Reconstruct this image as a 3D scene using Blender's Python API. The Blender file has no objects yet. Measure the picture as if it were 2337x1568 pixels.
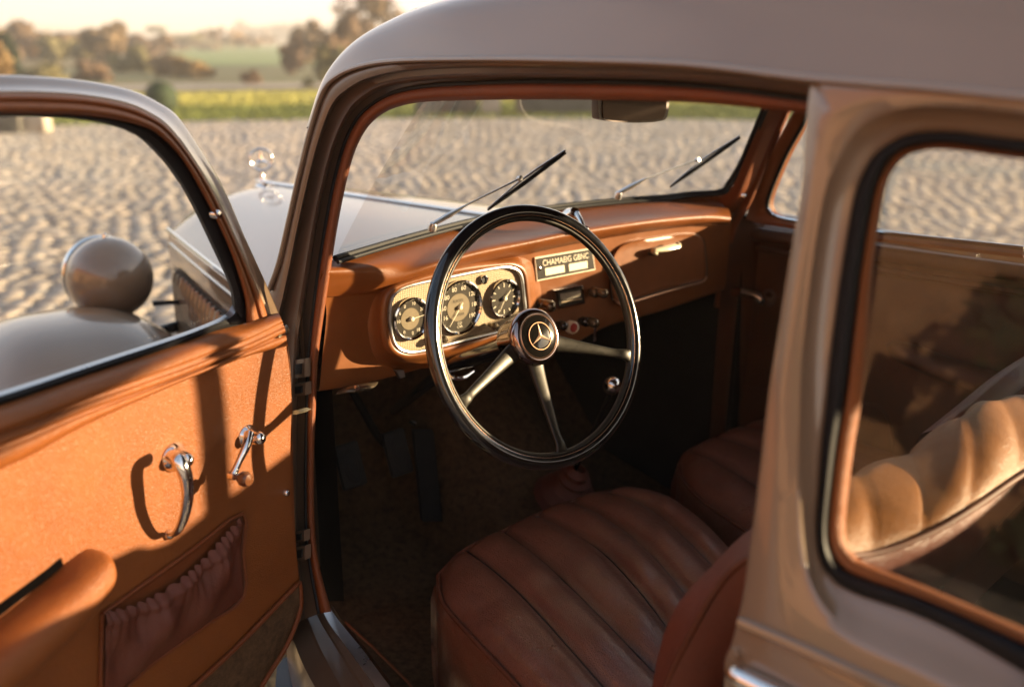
import bpy, bmesh, math, random
import numpy as np
from mathutils import Vector
random.seed(4); RNG = np.random.default_rng(7)
sc = bpy.context.scene
R = math.radians

# ------------------------------------------------------------------ camera
PW, PH = 2337.0, 1568.0
LENS = 35.0
FPX = PW * LENS / 36
EYE = np.array([0, 0, 1.5]); HEAD, PITCH = R(40.8), R(-17)
FW = np.array([math.sin(HEAD) * math.cos(PITCH), math.cos(HEAD) * math.cos(PITCH), math.sin(PITCH)])
RT = np.array([math.cos(HEAD), -math.sin(HEAD), 0.0]); UP = np.cross(RT, FW)
cd = bpy.data.cameras.new('camera'); cam = bpy.data.objects.new('camera', cd); sc.collection.objects.link(cam)
cam.location = EYE; cam.rotation_euler = (math.pi / 2 + PITCH, 0, -HEAD)
cd.lens = LENS; cd.sensor_width = 36; cd.clip_start = 0.02; cd.clip_end = 3000
cd.dof.use_dof = True; cd.dof.focus_distance = 1.60; cd.dof.aperture_fstop = 2.3
sc.camera = cam
# ------------------------------------------------------------------ world, sun
SUN_TO = Vector((0.80, -0.54, 0.128)).normalized()
SUN_ELEV = math.asin(SUN_TO.z); SUN_AZ = math.atan2(SUN_TO.x, SUN_TO.y)
w = bpy.data.worlds.new('World'); sc.world = w; w.use_nodes = True
nt = w.node_tree; sky = nt.nodes.new('ShaderNodeTexSky'); sky.sky_type = 'NISHITA'; sky.sun_disc = False
sky.sun_elevation = SUN_ELEV; sky.sun_rotation = SUN_AZ; sky.dust_density = 1.0; sky.air_density = 1.0; sky.ozone_density = 1.0
# thin high haze veils the clear sky and whitens it
veil = nt.nodes.new('ShaderNodeMix'); veil.data_type = 'RGBA'; veil.inputs[7].default_value = (3.0, 2.62, 2.62, 1)
sg = nt.nodes.new('ShaderNodeTexCoord'); sx = nt.nodes.new('ShaderNodeSeparateXYZ'); nt.links.new(sg.outputs['Generated'], sx.inputs[0])
vr = nt.nodes.new('ShaderNodeMapRange'); vr.interpolation_type = 'SMOOTHSTEP'; vr.inputs['From Max'].default_value = .75; vr.inputs['To Min'].default_value = .84; vr.inputs['To Max'].default_value = .10
nt.links.new(sx.outputs['Z'], vr.inputs['Value']); cn = nt.nodes.new('ShaderNodeTexNoise'); cn.inputs['Scale'].default_value = 2.2; cn.inputs['Detail'].default_value = 7; cm = nt.nodes.new('ShaderNodeMapping'); cm.inputs['Scale'].default_value = (1, 1.6, 5)
nt.links.new(sg.outputs['Generated'], cm.inputs[0]); nt.links.new(cm.outputs[0], cn.inputs['Vector'])
ca_ = nt.nodes.new('ShaderNodeMath'); ca_.operation = 'MULTIPLY_ADD'; ca_.inputs[1].default_value = .9; ca_.inputs[2].default_value = -.45; ca_.use_clamp = False; nt.links.new(cn.outputs['Fac'], ca_.inputs[0])
cs_ = nt.nodes.new('ShaderNodeMath'); cs_.operation = 'ADD'; cs_.use_clamp = True; nt.links.new(ca_.outputs[0], cs_.inputs[0]); nt.links.new(vr.outputs['Result'], cs_.inputs[1]); nt.links.new(cs_.outputs[0], veil.inputs[0])
nt.links.new(sky.outputs[0], veil.inputs[6]); nt.links.new(veil.outputs[2], nt.nodes['Background'].inputs[0]); nt.nodes['Background'].inputs[1].default_value = 0.102
sl = bpy.data.lights.new('sun', 'SUN'); sl.energy = 5.0; sl.angle = R(0.6); sl.color = (1.0, 0.76, 0.46)
so = bpy.data.objects.new('sun', sl); sc.collection.objects.link(so); so.location = (30, -20, 10)
so.rotation_euler = (-SUN_TO).to_track_quat('-Z', 'Y').to_euler()
sc.view_settings.view_transform = 'Standard'; sc.view_settings.look = 'None'; sc.view_settings.exposure = 2.15; sc.view_settings.gamma = 1
HAZE = 0.0026
sc.cycles.volume_bounces = 0; sc.cycles.volume_step_rate = 4
sc.cycles.use_denoising = True; sc.cycles.max_bounces = 10; sc.cycles.transparent_max_bounces = 16
sc.cycles.sample_clamp_indirect = 6.0; sc.cycles.caustics_reflective = False; sc.cycles.caustics_refractive = False

# ------------------------------------------------------------------ helpers: real-world planes seen from the photo's viewpoint
HINGE = np.array([0.72, 1.33, 1.0]); DA = R(68); DN = np.array([math.cos(DA), -math.sin(DA), 0.0])   # open door plane
WN = np.array([0, 1, 0.55]); SN = np.array([1, 0, -0.2])
def on(x, y, pl):
    """point of plane pl (kind, offset) seen at photo position x, y"""
    k, o = pl
    if k == 'X': p0, n = (o, 0, 0), (1, 0, 0)
    elif k == 'Y': p0, n = (0, o, 0), (0, 1, 0)
    elif k == 'Z': p0, n = (0, 0, o), (0, 0, 1)
    elif k == 'D': p0, n = HINGE + DN * o, DN
    elif k == 'S': p0, n = (0.75 + o, 0, 1.05), SN
    elif k == 'W': p0, n = (0, 1.42 + o, 1.155), WN
    elif k == 'P': p0, n = (2.0 + o, 0, 1.05), (1, 0, 0.2)
    d = FW + RT * (x - PW / 2) / FPX - UP * (y - PH / 2) / FPX
    n = np.array(n, float); t = np.dot(np.array(p0, float) - EYE, n) / np.dot(d, n)
    return EYE + d * t
def pts(lst, pl):
    out = []
    for i, q in enumerate(lst):
        p = pl[i] if isinstance(pl, list) else pl
        out.append(on(q[0], q[1], q[2] if len(q) > 2 else p))
    return np.array(out)
def crom(P, k):
    """Catmull-Rom with k points per span"""
    P = np.asarray(P, float); n = len(P)
    if n < 3 or k == 1: 
        if k == 1: return P
        t = np.linspace(0, 1, k * (n - 1) + 1)[:, None]; return P[0] * (1 - t) + P[-1] * t if n == 2 else P
    Q = np.vstack([2 * P[0] - P[1], P, 2 * P[-1] - P[-2]]); out = []
    for i in range(n - 1):
        a, b, c, d = Q[i:i + 4]
        # centripetal-like damping of tangents
        for j in range(k):
            t = j / k
            out.append(0.5 * ((2 * b) + (c - a) * t + (2 * a - 5 * b + 4 * c - d) * t * t + (3 * b - a - 3 * c + d) * t ** 3))
    out.append(P[-1]); return np.array(out)
def resample(P, n):
    P = np.asarray(P, float); s = np.r_[0, np.cumsum(np.linalg.norm(np.diff(P, axis=0), axis=1))]
    t = np.linspace(0, s[-1], n); return np.stack([np.interp(t, s, P[:, i]) for i in range(3)], 1)

MATS = {}
class MB:
    """collects geometry for ONE mesh object"""
    def __init__(s): s.v = []; s.f = []; s.m = []; s.mats = []; s.n = 0
    def mi(s, m):
        if m is None: return 0
        if m not in s.mats: s.mats.append(m)
        return s.mats.index(m)
    def add(s, V, F, m=None):
        V = np.asarray(V, float).reshape(-1, 3); i = s.mi(m)
        s.v.append(V); s.f += [[a + s.n for a in f] for f in F]; s.m += [i] * len(F); s.n += len(V); return s
    def grid(s, G, m=None, cu=False, cv=False):
        G = np.asarray(G); a, b = G.shape[:2]; F = []
        for i in range(a - (0 if cu else 1)):
            for j in range(b - (0 if cv else 1)):
                i2, j2 = (i + 1) % a, (j + 1) % b
                F.append([i * b + j, i * b + j2, i2 * b + j2, i2 * b + j])
        return s.add(G.reshape(-1, 3), F, m)
    def loft(s, curves, m=None, k=6, kc=1, n=None, flip=False):
        """skin through keyed curves (same number of points) or resampled ones"""
        C = [np.asarray(c, float) for c in curves]
        if n or len({len(c) for c in C}) > 1:
            n = n or 60; C = [resample(crom(c, 8), n) for c in C]
        elif k > 1: C = [crom(c, k) for c in C]
        G = np.array(C)
        if kc > 1: G = np.array([crom(G[:, j], kc) for j in range(G.shape[1])]).transpose(1, 0, 2)
        return s.grid(G, m)
    def tube(s, P, r, m=None, seg=10, k=6, caps=True, sq=1.0):
        P = crom(P, k) if len(P) > 2 else np.asarray(P, float); n = len(P)
        r = np.interp(np.linspace(0, 1, n), np.linspace(0, 1, len(r)), r) if hasattr(r, '__len__') else np.full(n, r)
        T = np.gradient(P, axis=0); T /= np.linalg.norm(T, axis=1)[:, None] + 1e-12
        ref = np.array([0, 0, 1.0]) if abs(T[0][2]) < .9 else np.array([1.0, 0, 0]); G = []
        u = np.cross(T[0], ref); u /= np.linalg.norm(u)
        for i in range(n):
            u = u - T[i] * np.dot(u, T[i]); u /= np.linalg.norm(u); v = np.cross(T[i], u)
            a = np.linspace(0, 2 * np.pi, seg, endpoint=False)
            G.append(P[i] + r[i] * (np.cos(a)[:, None] * u + sq * np.sin(a)[:, None] * v))
        b0 = s.n; s.grid(np.array(G), m, cv=True)
        if caps:
            s.f += [[b0 + j for j in range(seg)][::-1], [b0 + (n - 1) * seg + j for j in range(seg)]]; s.m += [s.mi(m)] * 2
        return s
    def lathe(s, prof, c, ax, m=None, seg=32, closed=False):
        """prof: (radius, height) pairs turned about axis ax through c"""
        ax = np.asarray(ax, float); ax /= np.linalg.norm(ax)
        u = np.cross(ax, [0, 0, 1]) if abs(ax[2]) < .95 else np.cross(ax, [1, 0, 0]); u /= np.linalg.norm(u); v = np.cross(ax, u)
        a = np.linspace(0, 2 * np.pi, seg, endpoint=False)
        G = [np.asarray(c) + ax * h + max(r, 1e-5) * (np.cos(a)[:, None] * u + np.sin(a)[:, None] * v) for r, h in prof]
        return s.grid(np.array(G), m, cv=True, cu=closed)
    def box(s, lo, hi, m=None, bev=0.0, ax=None, org=None, seg=2):
        bm = bmesh.new(); bmesh.ops.create_cube(bm, size=1)
        lo, hi = np.array(lo, float), np.array(hi, float)
        for q in bm.verts: q.co = Vector((lo + hi) / 2 + np.array(q.co) * (hi - lo))
        if bev: bmesh.ops.bevel(bm, geom=bm.edges[:], offset=bev, segments=seg, affect='EDGES', profile=.5)
        V = np.array([q.co[:] for q in bm.verts]); F = [[q.index for q in f.verts] for f in bm.faces]; bm.free()
        if ax is not None: V = np.asarray(org) + V @ np.asarray(ax, float)
        return s.add(V, F, m)
    def prism(s, O, d, m=None, bev=0.0, seg=2):
        """closed planar outline O extruded by vector d"""
        O = np.asarray(O, float); n = len(O); bm = bmesh.new()
        a = [bm.verts.new(p) for p in O]; b = [bm.verts.new(p + np.asarray(d)) for p in O]
        bm.faces.new(a); top = bm.faces.new(b[::-1])
        for i in range(n): bm.faces.new([a[i], b[i], b[(i + 1) % n], a[(i + 1) % n]])
        bmesh.ops.recalc_face_normals(bm, faces=bm.faces[:])
        if bev: bmesh.ops.bevel(bm, geom=list(top.edges), offset=bev, segments=seg, affect='EDGES', profile=.5)
        bm.verts.index_update(); V = np.array([q.co[:] for q in bm.verts]); F = [[q.index for q in f.verts] for f in bm.faces]; bm.free()
        return s.add(V, F, m)
    def text(s, t, c, U, V, size, m=None, lift=0.0, align='CENTER', w=None):
        cu = bpy.data.curves.new('t', 'FONT'); cu.body = t; cu.size = 1; cu.align_x = align; cu.align_y = 'CENTER'; cu.resolution_u = 3
        o = bpy.data.objects.new('t', cu); me = bpy.data.meshes.new_from_object(o)
        q = np.zeros(len(me.vertices) * 3); me.vertices.foreach_get('co', q); q = q.reshape(-1, 3)
        if len(q):
            sx = size if w is None else w / max(1e-6, np.ptp(q[:, 0]))
            U, V = np.asarray(U, float), np.asarray(V, float); N = np.cross(U, V)
            P = np.asarray(c) + q[:, :1] * sx * U + q[:, 1:2] * size * V + N * lift
            s.add(P, [list(p.vertices) for p in me.polygons], m)
        bpy.data.objects.remove(o); bpy.data.curves.remove(cu); bpy.data.meshes.remove(me); return s
    def build(s, name, mat, parent=None, label=None, cat=None, group=None, kind=None, sharp=40, loc=None, solid=0.0, sub=0):
        V = np.vstack(s.v); c = V.mean(0) if loc is None else np.array(loc, float)
        me = bpy.data.meshes.new(name); me.from_pydata((V - c).tolist(), [], s.f)
        ms = [x for x in s.mats] or [mat]
        for x in ms: me.materials.append(mat if x is None else x)
        me.polygons.foreach_set('material_index', s.m); me.validate(); me.update()
        bm = bmesh.new(); bm.from_mesh(me)
        bmesh.ops.remove_doubles(bm, verts=bm.verts[:], dist=1e-5)
        bm.to_mesh(me); bm.free()
        me.polygons.foreach_set('use_smooth', [True] * len(me.polygons))
        if sharp < 180: me.set_sharp_from_angle(angle=R(sharp))
        o = bpy.data.objects.new(name, me); sc.collection.objects.link(o); place(o, c, parent)
        if solid:
            md = o.modifiers.new('solid', 'SOLIDIFY'); md.thickness = solid; md.offset = -1
        tag(o, label, cat, group, kind); return o
WORLD = {}
def place(o, c, parent):
    WORLD[o.name] = np.array(c, float)
    if parent is not None: o.parent = parent; o.location = Vector(np.array(c) - WORLD[parent.name])
    else: o.location = Vector(c)
def tag(o, label=None, cat=None, group=None, kind=None):
    for k, v in (('label', label), ('category', cat), ('group', group), ('kind', kind)):
        if v: o[k] = v
def empty(name, loc, parent=None, **kw):
    o = bpy.data.objects.new(name, None); o.empty_display_size = .1; sc.collection.objects.link(o); place(o, loc, parent); tag(o, **kw); return o

# ------------------------------------------------------------------ materials
def mat(name, col, rough=.5, metal=0, coat=0, coat_r=.05, bump=None, var=None, spec=.5, sheen=0, alt=None, rvar=0):
    """bump: list of (kind, scale, strength, distance); var: (scale, amount) tone mottling; alt: second colour"""
    m = bpy.data.materials.new(name); m.use_nodes = True; N = m.node_tree; b = N.nodes['Principled BSDF']; L = N.links.new
    b.inputs['Base Color'].default_value = (*col, 1); b.inputs['Roughness'].default_value = rough; b.inputs['Metallic'].default_value = metal
    b.inputs['Coat Weight'].default_value = coat; b.inputs['Coat Roughness'].default_value = coat_r; b.inputs['Specular IOR Level'].default_value = spec
    b.inputs['Sheen Weight'].default_value = sheen
    tc = N.nodes.new('ShaderNodeTexCoord')
    if var:
        nz = N.nodes.new('ShaderNodeTexNoise'); nz.inputs['Scale'].default_value = var[0]; nz.inputs['Detail'].default_value = 6; nz.inputs['Roughness'].default_value = .65
        L(tc.outputs['Object'], nz.inputs['Vector']); cr = N.nodes.new('ShaderNodeValToRGB')
        cr.color_ramp.elements[0].position = .3; cr.color_ramp.elements[1].position = .7
        a = var[1]; c2 = alt or tuple(min(1, c * (1 + a)) for c in col)
        cr.color_ramp.elements[0].color = (*[c * (1 - a) for c in col], 1); cr.color_ramp.elements[1].color = (*c2, 1)
        L(nz.outputs['Fac'], cr.inputs['Fac']); L(cr.outputs['Color'], b.inputs['Base Color'])
        if rvar:
            mr = N.nodes.new('ShaderNodeMapRange'); mr.inputs['From Min'].default_value = .3; mr.inputs['From Max'].default_value = .7
            mr.inputs['To Min'].default_value = rough - rvar; mr.inputs['To Max'].default_value = rough + rvar
            L(nz.outputs['Fac'], mr.inputs['Value']); L(mr.outputs['Result'], b.inputs['Roughness'])
    prev = None
    for kind, s_, st, dist in (bump or []):
        if kind == 'voro':
            t = N.nodes.new('ShaderNodeTexVoronoi'); t.feature = 'DISTANCE_TO_EDGE'; t.inputs['Scale'].default_value = s_; o_ = t.outputs['Distance']
            wn = N.nodes.new('ShaderNodeTexNoise'); wn.inputs['Scale'].default_value = s_ * .7; mx = N.nodes.new('ShaderNodeVectorMath'); mx.operation = 'MULTIPLY_ADD'
            mx.inputs[1].default_value = (.9 / s_,) * 3; L(tc.outputs['Object'], wn.inputs['Vector']); L(wn.outputs['Color'], mx.inputs[0]); L(tc.outputs['Object'], mx.inputs[2]); L(mx.outputs[0], t.inputs['Vector'])
            cp = N.nodes.new('ShaderNodeMapRange'); cp.inputs['From Max'].default_value = .25; L(o_, cp.inputs['Value']); o_ = cp.outputs['Result']
        elif kind == 'dots':
            t = N.nodes.new('ShaderNodeTexVoronoi'); t.feature = 'F1'; t.inputs['Scale'].default_value = s_; t.inputs['Randomness'].default_value = 0.15; o_ = t.outputs['Distance']; L(tc.outputs['Object'], t.inputs['Vector'])
        elif kind == 'streak':
            t = N.nodes.new('ShaderNodeTexNoise'); t.inputs['Scale'].default_value = s_; t.inputs['Detail'].default_value = 4; mp = N.nodes.new('ShaderNodeMapping'); mp.inputs['Scale'].default_value = (1, .15, 1)
            L(tc.outputs['Object'], mp.inputs['Vector']); L(mp.outputs[0], t.inputs['Vector']); o_ = t.outputs['Fac']
        else:
            t = N.nodes.new('ShaderNodeTexNoise'); t.inputs['Scale'].default_value = s_; t.inputs['Detail'].default_value = 5; L(tc.outputs['Object'], t.inputs['Vector']); o_ = t.outputs['Fac']
        bp = N.nodes.new('ShaderNodeBump'); bp.inputs['Strength'].default_value = st; bp.inputs['Distance'].default_value = dist
        L(o_, bp.inputs['Height'])
        if prev: L(prev.outputs[0], bp.inputs['Normal'])
        prev = bp
    if prev: L(prev.outputs[0], b.inputs['Normal'])
    return m
GRAIN = [('noise', 60, .25, .003), ('voro', 420, .45, .0010)]
TAN = mat('tan_leather', (.235, .070, .013), .48, spec=.4, bump=[('noise', 6, .22, .012)] + GRAIN, var=(5, .22), rvar=.06)
TAND = mat('brown_leather_trim', (.19, .050, .012), .45, spec=.35, bump=GRAIN, var=(12, .15), rvar=.05)
DASHL = mat('dash_leather', (.195, .058, .011), .43, spec=.4, bump=[('noise', 45, .15, .002), ('voro', 520, .25, .0006)], var=(10, .18), rvar=.07)
DASHP = mat('dash_painted_tan', (.20, .064, .013), .40, coat=.12, coat_r=.2, bump=[('noise', 300, .08, .0006)], var=(14, .15), rvar=.05)
SEAT = mat('seat_leather', (.165, .051, .024), .33, coat=.8, coat_r=.25, bump=[('noise', 10, .7, .022), ('streak', 30, .6, .009), ('voro', 300, .6, .0016)], var=(6, .2), rvar=.07)
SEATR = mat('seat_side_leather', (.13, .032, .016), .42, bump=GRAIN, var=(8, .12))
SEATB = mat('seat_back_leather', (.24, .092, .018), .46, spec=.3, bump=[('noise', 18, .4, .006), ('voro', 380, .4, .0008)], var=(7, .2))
PIPE = mat('seam_piping', (.10, .030, .013), .6, spec=.3, var=(40, .2))
SEAMD = mat('seam_thread_dark', (.02, .009, .006), .7)
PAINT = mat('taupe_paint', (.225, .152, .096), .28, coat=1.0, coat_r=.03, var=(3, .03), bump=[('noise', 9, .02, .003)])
nn_ = PAINT.node_tree; dz = nn_.nodes.new('ShaderNodeTexNoise'); dz.inputs['Scale'].default_value = 5; dz.inputs['Detail'].default_value = 9; dz.inputs['Roughness'].default_value = .75
dm = nn_.nodes.new('ShaderNodeMapRange'); dm.inputs['From Min'].default_value = .35; dm.inputs['From Max'].default_value = .75; dm.inputs['To Min'].default_value = .02; dm.inputs['To Max'].default_value = .08
nn_.links.new(dz.outputs['Fac'], dm.inputs['Value']); nn_.links.new(dm.outputs['Result'], nn_.nodes['Principled BSDF'].inputs['Coat Roughness'])
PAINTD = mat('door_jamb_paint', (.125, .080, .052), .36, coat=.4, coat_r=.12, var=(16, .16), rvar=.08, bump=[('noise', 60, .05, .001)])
CHROME = mat('chrome', (.78, .77, .76), .07, metal=1, var=(50, .05), rvar=.03)
ALU = mat('brushed_sill_metal', (.62, .63, .65), .33, metal=1, var=(30, .1), rvar=.08)
BRONZE = mat('aged_spoke_metal', (.021, .017, .011), .44, metal=.4, coat=.08, coat_r=.3, var=(160, .35), rvar=.08, bump=[('noise', 400, .15, .0004)])
BLACK = mat('black_bakelite', (.009, .009, .010), .14, coat=.8, coat_r=.06, var=(60, .2), rvar=.03)
BLACKM = mat('black_enamel', (.008, .007, .006), .12, coat=1, coat_r=.03, bump=[('noise', 900, .06, .0002)])
COPPER = mat('copper_pinstripe', (.65, .36, .22), .28, metal=1)
HUBM = mat('tinted_hub_chrome', (.34, .27, .26), .12, metal=1, bump=[('noise', 700, .08, .0003)])
RUBBER = mat('black_rubber', (.010, .010, .011), .6, spec=.3, var=(40, .3), bump=[('noise', 200, .1, .0006)])
KNOB = mat('dark_knob', (.13, .10, .065), .25, metal=.6, coat=.4)
KICK = mat('door_kick_carpet', (.115, .068, .036), .95, spec=.1, var=(80, .4), bump=[('noise', 500, .9, .003)])
CARPET = mat('brown_carpet', (.105, .060, .032), .95, spec=.1, var=(60, .5), bump=[('noise', 700, .9, .003)])
MATR = mat('black_floor_rubber', (.012, .014, .020), .5, var=(20, .3), rvar=.12, bump=[('noise', 20, .2, .01)])
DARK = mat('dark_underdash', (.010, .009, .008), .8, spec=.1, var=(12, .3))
LINER = mat('headliner_cloth', (.12, .055, .028), .9, var=(20, .15), bump=[('noise', 500, .4, .001)])
CREAM = mat('cream_dial_plate', (.42, .31, .18), .55, bump=[('dots', 270, .8, .0018)], var=(30, .10))
DIAL = mat('dark_dial', (.040, .032, .022), .35, var=(60, .3))
DIALC = mat('khaki_dial_centre', (.20, .155, .09), .45, var=(60, .12))
INK = mat('dial_figures', (.72, .64, .48), .5)
INKB = mat('black_print', (.012, .010, .008), .5)
PLATEK = mat('black_name_plate', (.020, .016, .012), .35, var=(80, .4))
PLATEL = mat('ivory_label', (.80, .72, .55), .5, var=(50, .06))
IVORY = mat('ivory_handle', (.80, .72, .52), .25, coat=.5)
REDB = mat('red_button', (.35, .03, .02), .35, coat=.3)
BROWNK = mat('brown_crank_knob', (.12, .045, .018), .22, coat=.8)
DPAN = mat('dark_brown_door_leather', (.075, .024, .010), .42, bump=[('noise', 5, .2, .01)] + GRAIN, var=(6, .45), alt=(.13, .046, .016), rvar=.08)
GRIPSH = mat('grip_shade_black', (.0025, .002, .002), .9, spec=0)
MIRB = mat('mirror_back', (.10, .045, .02), .35, coat=.4, var=(30, .2))
def glass(name, tint, refl):
    m = bpy.data.materials.new(name); m.use_nodes = True; N = m.node_tree; N.nodes.clear(); L = N.links.new
    o = N.nodes.new('ShaderNodeOutputMaterial'); t = N.nodes.new('ShaderNodeBsdfTransparent'); g = N.nodes.new('ShaderNodeBsdfGlossy'); mx = N.nodes.new('ShaderNodeMixShader')
    # Schlick reflectance from the facing angle (same from both sides of the pane)
    f = N.nodes.new('ShaderNodeLayerWeight'); f.inputs['Blend'].default_value = .5; t.inputs[0].default_value = (*tint, 1); g.inputs['Roughness'].default_value = .01
    pw = N.nodes.new('ShaderNodeMath'); pw.operation = 'POWER'; pw.inputs[1].default_value = 5; ma = N.nodes.new('ShaderNodeMath'); ma.operation = 'MULTIPLY_ADD'; ma.inputs[1].default_value = 1 - refl; ma.inputs[2].default_value = refl
    L(f.outputs['Facing'], pw.inputs[0]); L(pw.outputs[0], ma.inputs[0]); L(ma.outputs[0], mx.inputs[0])
    L(t.outputs[0], mx.inputs[1]); L(g.outputs[0], mx.inputs[2]); L(mx.outputs[0], o.inputs[0]); return m
GLASS = glass('window_glass', (.95, .96, .94), .045)
LENSG = glass('dial_glass', (.97, .96, .93), .05)

# ================================================================== THE CAR
CAR = empty('vintage_car', (1.37, 1.3, 0.0), label='taupe vintage saloon with tan leather interior and its front door standing open', cat='car')
S0 = ('S', 0)
# ---- door-opening frame of the near side (A pillar, roof rail), lofted bands
K0 = [(598, 1420), (596, 1200), (598, 950), (606, 730), (618, 662), (640, 600), (662, 505), (687, 395), (712, 295), (742, 208), (776, 172), (830, 151), (905, 140), (1060, 136), (1250, 137), (1560, 147), (1852, 180)]
K1 = [(622, 1420), (620, 1200), (622, 950), (632, 750), (645, 680), (660, 610), (680, 510), (703, 408), (727, 318), (757, 240), (792, 204), (842, 178), (925, 160), (1060, 152), (1250, 153), (1560, 163), (1852, 195)]
K2 = [(676, 1420), (668, 1200), (666, 950), (672, 770), (682, 700), (695, 622), (713, 515), (735, 413), (760, 325), (792, 256), (826, 220), (872, 195), (945, 181), (1060, 174), (1250, 173), (1560, 181), (1852, 213)]
K3 = [(728, 1400), (703, 1250), (698, 1100), (702, 893), (707, 790), (724, 640), (744, 512), (765, 405), (788, 325), (815, 272), (850, 238), (898, 213), (965, 199), (1060, 192), (1250, 188), (1560, 196), (1852, 230)]
K4 = [(756, 1395), (724, 1262), (716, 1100), (722, 900), (728, 800), (750, 648), (770, 520), (790, 420), (810, 347), (838, 293), (874, 260), (918, 242), (975, 233), (1060, 230), (1250, 228), (1560, 234), (1860, 262)]
def mix(a, b, t): return [((1 - t) * p[0] + t * q[0], (1 - t) * p[1] + t * q[1]) for p, q in zip(a, b)]
def S(c, o): return pts(c, ('S', o))
b = MB()
Km = [(x - 5, y - 1) for x, y in K0]
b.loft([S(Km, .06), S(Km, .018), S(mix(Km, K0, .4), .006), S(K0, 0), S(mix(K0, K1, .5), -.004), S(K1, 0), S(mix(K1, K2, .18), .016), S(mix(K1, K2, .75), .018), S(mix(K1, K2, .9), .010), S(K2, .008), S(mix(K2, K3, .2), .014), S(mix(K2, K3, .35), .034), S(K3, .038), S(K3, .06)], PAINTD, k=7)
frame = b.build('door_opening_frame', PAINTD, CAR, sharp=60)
b = MB(); b.loft([S(K3, .046), S(mix(K3, K4, .12), .032), S(mix(K3, K4, .4), .028), S(mix(K3, K4, .75), .032), S(K4, .044), S(K4, .10)], TAND, k=7)
windlace = b.build('leather_windlace', TAND, CAR, sharp=180)
# dark seam between paint and leather
MB().tube(S(K3, .034), .0035, RUBBER, seg=6, k=5).build('pillar_seam', RUBBER, windlace)

# ---- roof (gutter line, shoulder, crown, mirrored)
G0 = [(706, 294), (738, 207), (776, 172), (830, 151), (905, 140), (1060, 136), (1250, 137), (1560, 147), (1852, 180), (2120, 200), (2337, 222), (2700, 255)]
G1 = [(705, 292), (734, 204), (767, 148), (811, 98), (870, 58), (960, 16), (1150, -40), (1450, -100), (1850, -140), (2150, -155), (2400, -155), (2800, -150)]
gx = [.86, .865, .88, .90, .92, .95, 1.0, 1.0, 1.0, 1.0, 1.0, 1.0]
c0 = S(G0, -.004); gx = np.maximum(c0[:, 0] + [.012, .025, .045, .06, .08, .10, .14, .15, .15, .15, .15, .15], 0); c1 = np.array([on(q[0], q[1], ('X', x)) for q, x in zip(G1, gx)])
cx = 1.37
c2 = c1.copy(); c2[:, 0] = cx
zr = np.array([1.49, 1.515, 1.54, 1.565, 1.585, 1.61, 1.63, 1.645, 1.65, 1.65, 1.645, 1.63]); c2[:, 2] = zr
c2[:, 1] = np.minimum(c1[:, 1] + np.array([.10, .10, .09, .08, .07, .05, .03, 0, 0, 0, 0, 0]), 1.40)
def mir(c): c = c.copy(); c[:, 0] = 2 * cx - c[:, 0]; return c
rear = np.array([[0.0, -.55, -.02], [0.0, -1.1, -.12], [0, -1.5, -.45]])
def ext(c): return np.vstack([c, c[-1] + rear])
dd = np.linalg.norm(c1 - c0, axis=1)[:, None]; bulge = np.array([-.07, 0, .10]) * dd
acr = lambda t: np.stack([c1[:, 0] + (c2[:, 0] - c1[:, 0]) * t, c1[:, 1] + (c2[:, 1] - c1[:, 1]) * math.sin(t * math.pi / 2), c1[:, 2] + (c2[:, 2] - c1[:, 2]) * math.sin(t * math.pi / 2) ** .9], 1)
RC = [ext(c0), ext((c0 + c1) / 2 + bulge), ext(c1), ext(acr(.1)), ext(acr(.28)), ext(acr(.6)), ext(c2), ext(mir(acr(.6))), ext(mir(acr(.28))), ext(mir(acr(.1))), ext(mir(c1)), ext(mir((c0 + c1) / 2 + bulge)), ext(mir(c0))]
b = MB(); b.loft(RC, PAINT, k=6, kc=6)
roof = b.build('roof', PAINT, CAR, sharp=180)
RL = [(c + np.array([0, -.012, -.022]))[2:] for c in RC]; RL[0] += [.03, 0, .016]; RL[-1] += [-.03, 0, .016]
MB().loft(RL, LINER, k=4, kc=4).build('headliner', LINER, roof, sharp=180)
b = MB(); b.tube(S([(x - (3 if y > 200 else 1), y - 1) for x, y in K0[4:]] + G0[9:], -.005), .0052, PAINT, seg=8, k=6, sq=.8); b.build('drip_rail', PAINT, roof)

# ---- rear side door and B pillar seen close up
O = [(2700, 255), (2337, 225), (2120, 203), (1960, 190), (1880, 186), (1847, 200), (1830, 421), (1800, 609), (1762, 845), (1748, 945), (1731, 1095), (1712, 1240), (1695, 1360), (1672, 1460), (1655, 1535), (1720, 1700), (2100, 1900), (2700, 2150)]
Rr = [(2700, 300), (2337, 262), (2163, 245), (2040, 257), (1960, 300), (1915, 368), (1882, 460), (1858, 600), (1838, 780), (1832, 900), (1828, 1030), (1828, 1140), (1833, 1240), (1850, 1325), (1893, 1398), (1962, 1452), (2165, 1545), (2700, 1840)]
Ss = [(2700, 350), (2337, 322), (2163, 302), (2070, 310), (2005, 345), (1970, 395), (1948, 460), (1922, 610), (1898, 790), (1888, 890), (1876, 1020), (1869, 1120), (1864, 1205), (1871, 1268), (1893, 1312), (1950, 1354), (2170, 1440), (2700, 1750)]
Ll = [(2700, 385), (2337, 350), (2163, 328), (2085, 335), (2040, 356), (2010, 400), (1990, 460), (1965, 610), (1942, 790), (1930, 890), (1910, 1010), (1897, 1110), (1888, 1200), (1893, 1252), (1915, 1290), (1962, 1318), (2170, 1395), (2700, 1640)]
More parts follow.
